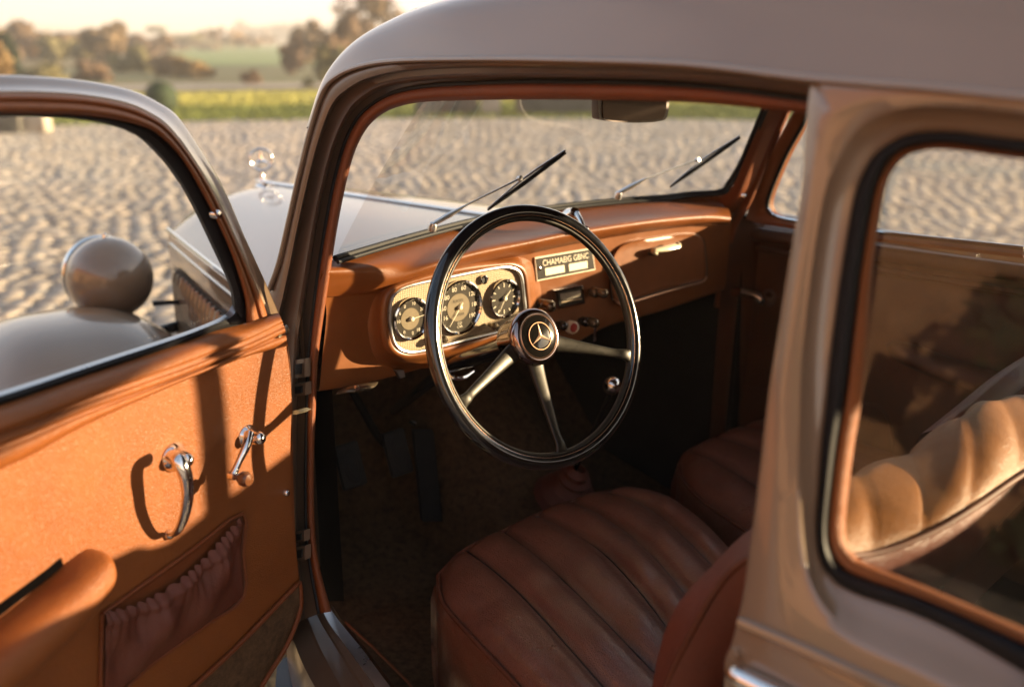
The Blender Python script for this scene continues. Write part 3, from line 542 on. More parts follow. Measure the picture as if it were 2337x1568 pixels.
def star(mb, c, U, V, N, r, m, h=.0015, wi=.16, both=False):
    for k in range(3):
        a = R(90 + 120 * k); t = c + r * (math.cos(a) * U + math.sin(a) * V)
        for s_ in (-1, 1):
            bb = a + s_ * R(60); q = c + r * wi * (math.cos(bb) * U + math.sin(bb) * V)
            mb.add([c + N * h, q, t], [[0, 1, 2]], m)
            if both: mb.add([c - N * h, q, t], [[0, 1, 2]], m)
STARM = mat('emblem_gilt', (.62, .40, .28), .35, metal=.7)
star(b, ec, Wu, Wv, WNn, .0222, STARM, .0012); b.build('emblem', COPPER, SW, sharp=10)

# ---- floor, firewall, pedals, levers, tunnel
b = MB(); b.box((.80, -1.5, .30), (1.99, 1.9, .35), CARPET)
tb = np.array([[[.86, 1.55, .352], [1.95, 1.55, .352]], [[.90, 1.75, .42], [1.86, 1.75, .42]], [[.92, 1.94, .70], [1.80, 1.94, .70]], [[.94, 1.96, .98], [1.78, 1.96, .98]]])
b.grid(tb, CARPET); b.build('floor_carpet', CARPET, CAR)
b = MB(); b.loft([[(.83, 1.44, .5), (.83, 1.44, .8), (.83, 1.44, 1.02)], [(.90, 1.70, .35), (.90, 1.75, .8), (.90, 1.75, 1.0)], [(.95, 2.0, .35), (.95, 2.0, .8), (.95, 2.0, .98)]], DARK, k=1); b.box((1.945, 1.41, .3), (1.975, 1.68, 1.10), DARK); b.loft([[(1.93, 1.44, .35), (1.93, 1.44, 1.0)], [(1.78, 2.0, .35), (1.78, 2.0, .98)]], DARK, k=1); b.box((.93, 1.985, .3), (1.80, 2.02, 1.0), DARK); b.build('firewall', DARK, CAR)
b = MB(); G = []
for y, h, w_ in ((-.2, .44, .13), (.8, .44, .13), (1.3, .47, .15), (1.6, .58, .2), (1.95, .85, .28)):
    G.append([(1.42 + w_ * math.cos(t) * 1.0, y, .34 + (h - .34) * math.sin(t) ** .6) for t in np.linspace(0.001, math.pi - .001, 14)])
b.loft([np.array(g_) for g_ in np.array(G)], CARPET, k=1, kc=3); b.build('transmission_tunnel', CARPET, CAR, sharp=180)
def pedal(q, w_, h_, lab):
    e = MB(); c = on(q[0], q[1], ('Y', 1.62)); ax = np.array([[1, 0, 0], [0, -.93, .36], [0, .36, .93]])
    e.box((-w_, -.008, -h_), (w_, .008, h_), RUBBER, .006, ax, c)
    for k in (1, .7, .4):
        t = np.linspace(0, 2 * np.pi, 29); e.tube([c + (w_ * .75 * k * math.cos(x)) * ax[0] + (h_ * .8 * k * math.sin(x)) * ax[2] + ax[1] * .008 for x in t], .0016, RUBBER, seg=6, k=1)
    e.tube([c - ax[1] * .005, c + [0, .08, .02], c + [0, .2, .12]], .009, DARK); e.build('pedal', RUBBER, CAR, label=lab)
pedal((799, 1062), .028, .046, 'oval ribbed pedal nearest the door'); pedal((907, 1033), .027, .048, 'pedal in the middle of the row')
b = MB(); a_ = pts([(945, 985), (990, 985), (1010, 1190), (965, 1190)], [('Y', 1.68), ('Y', 1.68), ('Y', 1.62), ('Y', 1.62)]); 
b.prism(a_, (0, .012, .004), RUBBER, .003); b.tube([on(952, 970, ('Y', 1.70)), on(935, 965, ('Y', 1.72)), on(938, 1010, ('Y', 1.74))], .006, CHROME); b.build('accelerator_pedal', RUBBER, CAR)
b = MB(); kp = on(1397, 880, ('Y', 1.30)); rb = on(1300, 1090, ('Y', 1.42)); b.tube([rb, (rb + kp) / 2 + [.01, 0, 0], kp - [.0, 0, .01]], [.008, .006, .006], BLACK); GL = b.build('gear_lever', BLACK, CAR)
b = MB(); b.lathe([(0, .020), (.009, .0185), (.017, .010), (.0195, 0), (.017, -.010), (.010, -.019), (.006, -.024)], kp, (-.3, -.5, .8), CHROME, 24); b.build('gear_knob', CHROME, GL)
b = MB(); pr = []
for i, z in enumerate(np.linspace(0, 1, 17)): pr.append(((.052 * (1 - z) + .016) * (1 + .16 * math.sin(i * 1.9)), z * .10 - .03))
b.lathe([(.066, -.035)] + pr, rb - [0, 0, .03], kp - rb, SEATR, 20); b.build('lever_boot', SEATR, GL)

# ---- seats
def cushion(name, C, zs, m, lab, parent, edge_front):
    """C: keyed fore-aft curves given in photo positions, alternating seam heights; flutes puff between seams"""
    P = [pts(c, ('Z', z)) for c, z in zip(C, zs)]; P = [crom(p, 10) for p in P]; G = []; n = len(P)
    for i in range(n - 1):
        for k in range(8):
            t = k / 8; base = P[i] * (1 - t) + P[i + 1] * t
            puff = .022 * (4 * t * (1 - t)) ** .55; base = base.copy()
            ln = np.linspace(0, 1, len(base)); fall = np.clip(ln / .12, 0, 1) ** .5
            wr = .0014 * np.sin(23 * ln + 5 * i + 3 * t) * np.sin(9 * ln + i) ** 2
            base[:, 2] += puff * (.55 + .45 * fall) + wr * (.3 + (4 * t * (1 - t)))
            G.append(base)
    G.append(P[-1]); G = np.array(G)
    # rounded near side skirt and front
    s0 = G[0]; out = (G[0] - G[8]); out[:, 2] = 0; out /= np.linalg.norm(out, axis=1)[:, None] + 1e-9
    side = [s0 + out * .004 + [0, 0, -.22], s0 + out * .010 + [0, 0, -.10], s0 + out * .008 + [0, 0, -.02], s0]
    sF = G[-1]; side2 = [sF - out * .01 + [0, 0, -.02], sF - out * .012 + [0, 0, -.2]]
    G = np.concatenate([np.array(side), G, np.array(side2)])
    fr = G[:, 0].copy(); f1 = fr + [-.004, .012, -.022]; f2 = fr + [-.004, .010, -.09]; f3 = fr + [0, .0, -.22]
    for f in (f1, f2, f3): f[:, 2] = np.minimum(f[:, 2], fr[:, 2]); f[:, 2] = np.maximum(f[:, 2], .38)
    G = np.concatenate([f3[:, None], f2[:, None], f1[:, None], G], 1)
    b = MB(); b.grid(G, m); o = b.build(name, m, parent, sharp=180)
    return o, P
c0 = [(1003, 1318), (1014, 1375), (1072, 1446), (1160, 1540), (1300, 1690)]
sA = [(1066, 1259), (1140, 1315), (1217, 1389), (1373, 1565), (1480, 1690)]
sB = [(1152, 1217), (1240, 1285), (1335, 1375), (1492, 1536), (1600, 1650)]
sC = [(1227, 1180), (1359, 1251), (1454, 1346), (1545, 1465), (1650, 1590)]
sD = [(1308, 1148), (1406, 1204), (1492, 1275), (1580, 1380), (1690, 1510)]
sE = [(1388, 1127), (1478, 1163), (1549, 1218), (1635, 1304), (1740, 1410)]
sF = [(1452, 1124), (1535, 1148), (1608, 1200), (1690, 1285), (1790, 1390)]
DS = empty('driver_seat', on(1300, 1350, ('Z', .45)), CAR, label='fluted brown leather seat behind the steering wheel')
cu, P = cushion('seat_cushion', [c0, sA, sB, sC, sD, sE, sF], [.612, .636, .640, .640, .640, .640, .632], SEAT, '', DS, None)
b = MB()
for p in P[1:-1]: b.tube(p + [0, 0, .0015], .0013, SEAMD, seg=5, k=1)
b.build('flute_stitching', SEAMD, cu)
b = MB(); fe = np.array([p[0] for p in P]); near = P[0][::-1]
pp = np.vstack([near[:-1] + [-.003, 0, .002], crom(fe, 5) + [0, .004, .002], P[-1][1:14]]); b.tube(pp, .0042, PIPE, seg=8, k=1); b.build('piping', PIPE, cu, sharp=180)
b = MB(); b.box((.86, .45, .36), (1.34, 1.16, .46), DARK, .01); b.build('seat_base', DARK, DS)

c0 = [(1552, 1066), (1562, 1098), (1602, 1142), (1655, 1180), (1760, 1250)]
sA = [(1574, 1035), (1640, 1062), (1700, 1096), (1790, 1160), (1860, 1220)]
sB = [(1634, 1003), (1700, 1022), (1765, 1052), (1860, 1105), (1950, 1160)]
sC = [(1695, 980), (1765, 998), (1830, 1020), (1920, 1060), (2010, 1100)]
sD = [(1760, 960), (1830, 972), (1890, 990), (1980, 1020), (2060, 1050)]
PS = empty('passenger_seat', on(1700, 1080, ('Z', .45)), CAR, label='fluted brown leather seat on the far side of the cabin')
cu2, P2 = cushion('seat_cushion', [c0, sA, sB, sC, sD], [.612, .636, .640, .640, .636], SEAT, '', PS, None)
b = MB(); fe = np.array([p[0] for p in P2]); pp = np.vstack([P2[0][::-1][:-1] + [-.003, 0, .002], crom(fe, 5) + [0, .004, .002]]); b.tube(pp, .0042, PIPE, seg=8, k=1); b.build('piping', PIPE, cu2, sharp=180)
b = MB()
for p in P2[1:-1]: b.tube(p + [0, 0, .0015], .0013, SEAMD, seg=5, k=1)
b.build('flute_stitching', SEAMD, cu2)
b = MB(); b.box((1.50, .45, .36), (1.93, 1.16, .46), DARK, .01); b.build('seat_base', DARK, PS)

# driver backrest: fluted roll wrapping over the top, plain rear board
ys = [.70, .66, .62, .60, .585, .57, .56, .55, .55, .55, .55]
R1 = [(1480, 1600), (1528, 1405), (1632, 1280), (1720, 1198), (1830, 1135), (1944, 1082), (2075, 1030), (2206, 940), (2291, 908), (2420, 905), (2560, 930)]
R2 = [(1500, 1600), (1558, 1470), (1650, 1315), (1742, 1258), (1850, 1265), (1980, 1262), (2103, 1221), (2211, 1160), (2337, 1076), (2470, 1010), (2600, 990)]
R3 = [(1600, 1760), (1680, 1660), (1740, 1560), (1800, 1480), (1900, 1430), (2020, 1390), (2127, 1345), (2190, 1305), (2337, 1142), (2480, 1060), (2620, 1030)]
yb = [.66, .62, .58, .54, .50, .48, .46, .45, .45, .45, .45]
yc = [.66, .62, .58, .55, .52, .50, .49, .48, .48, .48, .48]
A = crom(np.array([on(q[0], q[1], ('Y', y)) for q, y in zip(R1, ys)]), 12); B = crom(np.array([on(q[0], q[1], ('Y', y)) for q, y in zip(R2, yb)]), 12); D_ = crom(np.array([on(q[0], q[1], ('Y', y)) for q, y in zip(R3, yc)]), 12)
n = len(A); u = np.arange(n) / 12.0; G = []
wgt = np.clip((u - 3.6) / 1.2, 0, 1)
flute = np.abs(np.sin(np.pi * (u - 5.05) / .95)) ** .6 * wgt
for t in np.linspace(-.45, 1, 22):
    if t < 0: p = A + np.array([.05, .07, -.30]) * (t / -.45) ** 1.4 * 1.0 + np.array([0, 0, -.0]) ; G.append(p + np.outer(flute, [0, .006, .008])); continue
    p = A * (1 - t) + B * t; bul = math.sin(math.pi * t) ** .8
    G.append(p + np.outer(.011 * bul * np.ones(n), [0, -.75, .65]) + np.outer(flute * .0065 * (math.sin(math.pi * min(1, t * .9 + .1)) ** .5), [0, -.7, .7]))
G = np.array(G); DB = MB(); DB.grid(G[:, :44], SEATR); DB.grid(G[:, 43:], SEATB); db = DB.build('backrest', SEATB, DS, sharp=180, label='fluted leather backrest with a rolled top')  # near end takes a darker leather, its shade put into the colour
b = MB(); b.tube(B + [0, -.003, .000], .0040, PIPE, seg=8, k=1); b.build('backrest_piping', PIPE, db, sharp=180)
b = MB(); E_ = D_ + np.array([0, .12, -.02]); b.grid(np.array([B + [0, 0, -.001], B + [0, -.004, -.014], (B + D_) / 2 + [0, -.012, 0], D_, D_ + [0, .02, -.012], E_]), SEATR); b.build('backrest_board', SEATR, db, sharp=180)
# passenger backrest
b = MB(); qa = [on(2150, 975, ('Y', .62)), on(2225, 915, ('Y', .61)), on(2337, 826, ('Y', .60)), on(2450, 770, ('Y', .60)), on(2600, 760, ('Y', .6))]
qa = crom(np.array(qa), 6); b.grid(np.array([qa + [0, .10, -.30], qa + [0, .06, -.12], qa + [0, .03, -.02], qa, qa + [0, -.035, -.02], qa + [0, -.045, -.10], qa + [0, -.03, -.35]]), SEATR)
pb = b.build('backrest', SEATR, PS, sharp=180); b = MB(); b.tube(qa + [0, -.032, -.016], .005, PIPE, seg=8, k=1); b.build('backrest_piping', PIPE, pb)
# rear bench in the dark
b = MB(); b.box((.84, -1.1, .36), (1.95, -.45, .62), SEAT, .04); b.box((.84, -1.35, .5), (1.95, -1.1, 1.1), SEAT, .05); b.build('rear_bench', SEAT, CAR)

# ---- sill
Z = lambda l, z: pts(l, ('Z', z))
sa = Z([(650, 1370), (672, 1450), (700, 1520), (745, 1600), (830, 1740)], .535); sa[:, 0] -= .004
sb = Z([(668, 1330), (700, 1420), (735, 1500), (785, 1590), (870, 1720)], .545)
sc_ = Z([(690, 1310), (722, 1400), (768, 1480), (830, 1575), (920, 1700)], .552)
sd = Z([(728, 1376), (752, 1425), (800, 1490), (862, 1575), (950, 1690)], .560)
se = Z([(744, 1376), (775, 1420), (826, 1482), (890, 1568), (985, 1690)], .562)
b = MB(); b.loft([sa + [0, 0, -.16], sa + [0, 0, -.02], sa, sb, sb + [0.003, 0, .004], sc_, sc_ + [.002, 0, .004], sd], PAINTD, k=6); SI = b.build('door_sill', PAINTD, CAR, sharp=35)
b = MB(); b.loft([sd + [0, 0, -.004], sd + [0, 0, .002], se + [0, 0, .002], se + [.004, 0, -.008], se + [.02, 0, -.20]], ALU, k=6); b.build('sill_plate', ALU, SI, sharp=35)
b = MB(); b.loft([se + [.01, 0, -.006], se + [.03, 0, -.06], se + [.05, 0, -.20]], TAND, k=5); b.build('sill_carpet', CARPET, SI)
# hinge plates on the pillar, check strap
for (x0, y0, x1, y1) in ((671, 822, 695, 864), (671, 876, 697, 905), (676, 1213, 694, 1238), (676, 1248, 696, 1280)):
    e = MB(); q = pts([(x0, y0), (x1, y0 - 3), (x1, y1 - 3), (x0, y1)], ('S', .012)); e.prism(q, (.012, 0, 0), PAINTD, .002)
    ce = q.mean(0); q2 = ce + (q - ce) * .55 + [-.003, 0, 0]; e.prism(q2, (.004, 0, 0), RUBBER, .001); e.build('hinge', PAINTD, frame)
b = MB(); b.prism(pts([(668, 938), (676, 936), (687, 940), (676, 946), (668, 946)], ('S', .0)), (.02, 0, 0), IVORY, .001); b.build('check_strap', IVORY, frame)
b = MB(); b.lathe([(0, .004), (.006, .003), (.008, 0)], on(655, 752, ('S', -.002)), (-1, 0, 0), KNOB, 12); b.build('jamb_screw', KNOB, frame)
# running board
b = MB(); q = Z([(628, 1568), (632, 1522), (648, 1500), (670, 1496), (690, 1515), (790, 1700), (640, 1700)], .40); b.prism(q, (0, 0, -.03), BLACK, .008); b.build('running_board', BLACK, CAR)
b = MB(); q = Z([(668, 1500), (688, 1520), (760, 1655)], .404); b.tube(q, .003, ALU, seg=6, k=3); b.build('running_board_trim', ALU, CAR)

# ---- floor mats (loose, top level)
b = MB(); q = Z([(735, 1246), (940, 1178), (1010, 1200), (1095, 1232), (1060, 1262), (1000, 1298), (940, 1325), (835, 1366), (790, 1358), (742, 1318)], .356); b.prism(q, (0, 0, .006), MATR, .002)
b.build('floor_mat', MATR, None, 'black rubber mat lying by the pedals', 'floor mat')
b = MB(); q = Z([(752, 1392), (800, 1400), (835, 1372), (940, 1330), (1010, 1300), (1100, 1330), (1200, 1500), (1100, 1640), (960, 1600), (930, 1560), (850, 1480)], .352); b.prism(q, (0, 0, .007), CARPET, .003)
b.tube(np.vstack([q, q[:1]]) + [0, 0, .006], .003, TAND, seg=6, k=1); b.build('carpet_mat', CARPET, None, 'brown carpet mat with leather edging in front of the driver seat', 'floor mat')

# ================================================================== OPEN DOOR
D = lambda l, o: pts(l, ('D', o))
E0 = [(-400, 190), (-150, 172), (0, 172), (100, 176), (200, 186), (300, 207), (360, 234), (406, 267), (455, 336), (509, 427), (566, 555), (606, 645), (636, 714)]
E1 = [(-400, 215), (-150, 206), (0, 204), (100, 205), (200, 213), (290, 230), (348, 256), (392, 290), (440, 356), (493, 443), (551, 567), (592, 655), (622, 716)]
E4 = [(-400, 275), (-150, 264), (0, 261), (100, 262), (180, 264), (250, 272), (310, 285), (356, 305), (412, 360), (463, 445), (520, 562), (556, 672), (562, 738)]
E5 = [(-400, 285), (-150, 275), (0, 268), (100, 268), (175, 273), (240, 283), (290, 300), (330, 325), (385, 385), (430, 455), (484, 565), (522, 650), (530, 700)]
b = MB()
b.loft([D(E0, -.06), D(mix(E0, E1, .15), -.052), D(mix(E0, E1, .5), -.046), D(E1, -.030), D(mix(E1, E4, .08), -.018), D(mix(E1, E4, .16), -.018)], PAINT, k=6)
b.loft([D(E4, -.045), D(E4, -.075), D(E0, -.085), D(E0, -.06)], PAINT, k=6)
OD = b.build('front_door', PAINT, CAR, sharp=50, label='front door standing wide open, lined with tan leather')
b = MB(); m2 = lambda t: mix(E1, E4, t)
b.loft([D(m2(.14), -.022), D(m2(.22), -.006), D(m2(.34), .004), D(m2(.44), .001), D(m2(.50), -.004), D(m2(.58), .010), D(m2(.74), .017), D(m2(.90), .008), D(E4, -.006), D(E4, -.03)], TAN, k=6); b.build('window_surround', TAN, OD, sharp=180, label='leather covered window surround')
b = MB(); b.loft([D(E4, -.008), D(mix(E4, E5, .3), -.004), D(mix(E4, E5, .8), -.010), D(E5, -.025), D(E5, -.05)], RUBBER, k=6)
WBt = [(-400, 1010), (0, 893), (200, 829), (400, 765), (480, 735), (515, 716), (530, 696)]
WBb = [(-400, 1045), (0, 925), (200, 857), (400, 790), (490, 756), (545, 742), (562, 730)]
b.loft([D(WBt, -.045), D(WBt, -.02), D(mix(WBt, WBb, .35), -.012)], ALU, k=6); b.loft([D(mix(WBt, WBb, .35), -.014), D(mix(WBt, WBb, .7), -.010), D(WBb, -.014)], RUBBER, k=6); b.build('window_channel', RUBBER, OD, sharp=60)
gq = np.vstack([D(E5, -.028), D(WBt[::-1], -.028)]); MB().add(gq, [list(range(len(gq)))], GLASS).build('window_glass', GLASS, OD)
B1 = [(-400, 1045), (0, 925), (200, 856), (400, 789), (490, 756), (560, 738), (636, 714)]
B2 = [(-400, 1108), (0, 983), (200, 906), (400, 836), (500, 798), (570, 772), (645, 735)]
B3 = [(-400, 1128), (0, 1000), (200, 922), (400, 850), (500, 812), (572, 784), (650, 748)]
B4 = [(-400, 1150), (0, 1020), (200, 940), (400, 866), (500, 826), (573, 797), (652, 760)]
B5 = [(-400, 1210), (0, 1072), (200, 968), (400, 878), (500, 838), (576, 810), (657, 790)]
b = MB(); b.loft([D(B1, -.012), D(mix(B1, B2, .3), .010), D(mix(B1, B2, .8), .027), D(B2, .026), D(mix(B2, B3, .5), .013), D(B3, .025), D(mix(B3, B4, .5), .027), D(mix(B3, B4, .8), .022), D(B4, .012), D(mix(B4, B5, .2), .024), D(mix(B4, B5, .55), .026), D(mix(B4, B5, .9), .012), D(B5, .002)], TAN, k=7); b.build('belt_moulding', TAN, OD, sharp=180)
P1 = [(-400, 2330), (0, 1975), (200, 1790), (400, 1605), (530, 1485), (610, 1404), (683, 1328)]
rows = []
RE = {0: 657, .1: 663, .25: 667, .5: 668, .8: 674, 1: 683}
for t in (0, .1, .25, .4, .6, .8, 1):
    r_ = mix(B5, P1, t); r_[-1] = (np.interp(t, list(RE), list(RE.values())), r_[-1][1]); rows.append(D(r_, .0015 * math.sin(t * 9)))
b = MB(); b.loft(rows, TAN, k=6, kc=4); DP = b.build('door_panel', TAN, OD, sharp=180)
P2 = [(-400, 2800), (100, 2330), (300, 2060), (520, 1700), (600, 1560), (655, 1470), (684, 1395)]
b = MB(); b.loft([D(P1, .004), D(mix(P1, P2, .3), .006), D(mix(P1, P2, .7), .006), D(P2, .002), D(P2, -.06)], KICK, k=6); b.build('carpet_kick_panel', KICK, OD, sharp=60)
b = MB(); b.tube(D(P1, .006), .0042, TAND, seg=8); b.tube(D([(-400, 2800), (100, 2330), (300, 2060), (520, 1700), (600, 1560), (655, 1470), (684, 1395), (686, 1350), (683, 1328)], .004), .0042, TAND, seg=8); b.build('panel_piping', TAND, OD, sharp=180)
# hinge-side edge and outer skin
ed = [(636, 714), (650, 750), (657, 790), (666, 900), (668, 1050), (669, 1180), (683, 1328), (684, 1395)]
b = MB(); b.loft([D(ed, .002), D(ed, -.004), D(ed, -.055), D(ed, -.07)], PAINT, k=5); q = D([(636, 714), (684, 1395), (600, 1560), (-400, 2800), (-900, 2800), (-900, 1180), (0, 905), (400, 777), (530, 735)], -.072); b.add(q, [list(range(len(q)))], PAINT); b.build('outer_skin', PAINT, OD, sharp=50)
# trim screws
for q, o in (((636, 765), .018), ((655, 1125), .003), ((498, 490), .012)):
    e = MB(); e.lathe([(0, .0035), (.004, .003), (.006, 0), (.006, -.01)], on(q[0], q[1], ('D', o)), DN, CHROME if q[0] != 636 else KNOB, 12); e.build('trim_screw', CHROME, OD)
# pull handle
b = MB(); c = on(395, 1042, ('D', .0)); b.lathe([(.0205, 0), (.020, .004), (.016, .007), (.0145, .013), (.012, .018), (.010, .025), (.007, .031), (0, .033)], c, DN, CHROME, 32)
hp = [on(393, 1040, ('D', .026)), on(406, 1048, ('D', .042)), on(419, 1072, ('D', .050)), on(427, 1105, ('D', .052)), on(427, 1145, ('D', .049)), on(417, 1188, ('D', .037)), on(402, 1214, ('D', .022)), on(386, 1218, ('D', .006))]
b.tube(hp, [.0105, .0105, .0098, .009, .0082, .0072, .006, .004], CHROME, seg=16, sq=.8); b.lathe([(.007, 0), (.0065, .004), (.004, .007), (0, .008)], on(385, 1219, ('D', .0)), DN, CHROME, 16); b.build('pull_handle', CHROME, OD, sharp=180)
# window crank
b = MB(); c = on(563, 994, ('D', .0)); b.lathe([(.0175, 0), (.017, .003), (.013, .006), (.012, .012), (.0105, .016), (.0095, .026), (.006, .031), (0, .032)], c, DN, CHROME, 28)
e_ = on(531, 1086, ('D', .036)); b.tube([on(568, 990, ('D', .030)), on(562, 1018, ('D', .040)), on(545, 1055, ('D', .038)), e_], [.0075, .0062, .0046, .0055], CHROME, seg=12); b.lathe([(0, .005), (.0055, .004), (.006, -.005)], e_, DN, CHROME, 14); CR = b.build('window_crank', CHROME, OD, sharp=60)
b = MB(); b.lathe([(.0045, 0), (.0045, .008), (.007, .013), (.0105, .018), (.0108, .024), (.008, .030), (0, .032)], e_, DN, BROWNK, 22); b.build('crank_knob', BROWNK, OD)
# arm rest
b = MB(); G = []
ar = [(-260, 1690, .036), (-120, 1570, .038), (0, 1470, .038), (90, 1395, .037), (155, 1335, .036), (195, 1298, .031), (215, 1278, .020), (222, 1270, .005)]
for x, y, r_ in ar:
    c = on(x, y, ('D', 0)); t = np.array([-math.sin(DA), -math.cos(DA), 0]); up_ = np.array([0, 0, 1.0])
    q_ = r_ / .038; prof_ = [(-.004, .030), (.012, .031), (.030, .031), (.046, .029), (.057, .023), (.063, .013), (.064, .0), (.058, -.014), (.046, -.028), (.030, -.037), (.012, -.042), (-.004, -.044)]
    G.append([c + up_ * z_ * q_ + DN * d_ * q_ for d_, z_ in prof_])
G = np.array(G); G = np.array([crom(G[:, j], 6) for j in range(12)]).transpose(1, 0, 2); G = np.array([crom(g_, 3) for g_ in G]); b.grid(G, TAN); b.build('arm_rest', TAN, OD, sharp=180)
b = MB(); q = D([(-60, 1425), (-10, 1385), (60, 1335), (110, 1298), (140, 1272), (145, 1290), (110, 1320), (40, 1375), (-30, 1430)], .002); b.add(q, [list(range(len(q)))], GRIPSH); b.build('grip_shade_patch', GRIPSH, OD)  # flat black patch stands in for the shade of a hand grip
# map pocket
fr = [(234, 1400), (330, 1332), (440, 1254), (553, 1172), (555, 1260), (556, 1362), (470, 1426), (340, 1520), (238, 1600)]
q = D(fr, .003); b = MB(); b.tube(np.vstack([q, q[:1]]), .003, TAND, seg=8, k=3)
ins = q.mean(0) + (q - q.mean(0)) * .96; b.tube(np.vstack([ins, ins[:1]]), .0016, PIPE, seg=6, k=3); PK = b.build('map_pocket', TAND, OD)
q = D(fr, .0015); MB().add(q, [list(range(len(q)))], TAND).build('pocket_lining', TAND, PK)
tp = crom(D([(238, 1402), (300, 1386), (360, 1358), (420, 1318), (470, 1272), (515, 1222), (548, 1188)], .012), 16); bt = crom(D([(240, 1598), (290, 1560), (340, 1520), (400, 1476), (460, 1432), (510, 1396), (554, 1362)], .004), 16)
n = len(tp); s_ = np.linspace(0, 1, n); G = []
ph = 2 * np.pi * (17 * s_ + .35 * np.sin(9 * s_) + .2 * np.sin(23 * s_))
for t in np.linspace(-.02, 1, 30):
    p = tp * (1 - t) + bt * t; k_ = math.exp(-max(0, t) * 5); sag = math.sin(math.pi * min(1, max(0, t)) ** .8)
    d = .0027 * np.sin(ph) * (k_ * 1.0) + .008 * np.sin(5.1 * np.pi * s_ + 3.2 * t + 1) * sag * (s_ < 2) * .8 + .016 * sag * np.sin(np.pi * s_) ** .5 + (.003 if abs(t - .10) < .03 else 0) + .004 * math.exp(-((t - .04) / .05) ** 2)
    d += .006 * np.sin(9 * np.pi * s_ - 6 * t) * sag * np.exp(-t * 1.2)
    up_ = .0016 * np.cos(ph + .8) * k_
    G.append(p + np.outer(d, DN) + np.outer(up_, [0, 0, 1]))
b = MB(); b.grid(np.array(G), SEATR); b.build('gathered_pouch', SEATR, PK, sharp=180)

# ================================================================== BONNET, WING, HEADLAMP
def hood_sec(Y_):
    t = max(0, (Y_ - 1.55) / 1.15); w_ = .54 - .24 * t ** 1.1; zc = 1.135 - .04 * t; ze = 1.02 - .02 * t
    return w_, zc, ze
b = MB(); G = []
for Y_ in np.r_[np.linspace(1.66, 2.62, 14), 2.68, 2.72, 2.735]:
    w_, zc, ze = hood_sec(min(Y_, 2.72)); dr = 0 if Y_ < 2.65 else {2.68: .008, 2.72: .03, 2.735: .07}[round(float(Y_), 3)]
    G.append([(cx + s_ * w_, Y_, ze + (zc - ze) * (1 - abs(s_) ** 2.3) - dr) for s_ in np.linspace(-1, 1, 25)])
b.grid(np.array(G), PAINT); HD = b.build('bonnet', PAINT, CAR, sharp=180)
b = MB()
for side in (-1, 1):
    top, mid, bot = [], [], []
    for Y_ in np.linspace(1.50, 2.70, 12):
        w_, zc, ze = hood_sec(Y_); top.append((cx + side * w_, Y_, ze)); mid.append((cx + side * (w_ + .006), Y_, ze - .03)); bot.append((cx + side * (w_ + .012), Y_, .55))
    b.loft([np.array(top), np.array(mid), np.array(bot)], PAINT, k=1)
b.build('bonnet_side', PAINT, HD, sharp=60)
cw = np.array([(cx + s_ * hood_sec(1.65)[0], 1.655, hood_sec(1.65)[2] + (hood_sec(1.65)[1] - hood_sec(1.65)[2]) * (1 - abs(s_) ** 2.3)) for s_ in np.linspace(-1, 1, 25)])
w0 = np.array([np.interp(cw[:, 0], wb[:, 0], wb[:, 1]), np.interp(cw[:, 0], wb[:, 0], wb[:, 2])]).T; wc = np.stack([cw[:, 0], w0[:, 0] + .004, w0[:, 1] - .006], 1)
b = MB(); b.loft([wc, wc * [1, .5, .5] + cw * [0, .5, .5] + [0, 0, .006], cw], PAINT, k=1, kc=5); b.loft([wc + [0, 0, 0], wc + [0, .03, -.03]], PAINT, k=1); b.build('scuttle', PAINT, HD, sharp=60)
for sd_ in (-1, 1):
    x_ = cx + sd_ * .60; MB().loft([[(x_, 1.42, .45), (x_, 1.42, 1.10)], [(cx + sd_ * .558, 1.66, .45), (cx + sd_ * .545, 1.66, 1.02)]], PAINT, k=1).build('scuttle_side', PAINT, HD)
b = MB(); b.tube([(cx - hood_sec(y)[0] - .004, y, hood_sec(y)[2] - .006) for y in np.linspace(1.55, 2.70, 8)], .007, CHROME, seg=8, k=3)
b.build('side_trim', CHROME, HD); b = MB(); b.tube([(cx - hood_sec(y)[0] - .008, y, hood_sec(y)[2] - .040) for y in np.linspace(1.55, 2.66, 8)], .004, CHROME, seg=8, k=3); b.build('side_trim', CHROME, HD)
b = MB(); b.tube([(cx, y, hood_sec(y)[1] + .003) for y in np.linspace(1.56, 2.70, 10)], .008, CHROME, seg=8, k=2, sq=.6); b.build('centre_strip', CHROME, HD)
b = MB(); b.grid([[(cx - hood_sec(y)[0] - .0135, y, hood_sec(y)[2] - .09), (cx - hood_sec(y)[0] - .0165, y, hood_sec(y)[2] - .33)] for y in np.linspace(2.0, 2.60, 12)], INKB); b.build('louvre_shade_sheet', INKB, HD)  # flat black sheet paints the shade between the louvres
for y in np.arange(2.03, 2.60, .044):
    b = MB(); w_, zc, ze = hood_sec(y); x0 = cx - w_ - .010; b.tube([(x0, y, ze - .10), (x0 - .010, y - .004, ze - .12), (x0 - .012, y - .008, ze - .30), (x0 - .004, y - .008, ze - .33)], [.006, .012, .012, .006], PAINT, seg=8, k=2); b.build('louvre', PAINT, HD)
b = MB(); b.box((cx - .29, 2.70, .5), (cx + .29, 2.76, .98), PAINT, .03); b.build('radiator_shell', PAINT, HD)
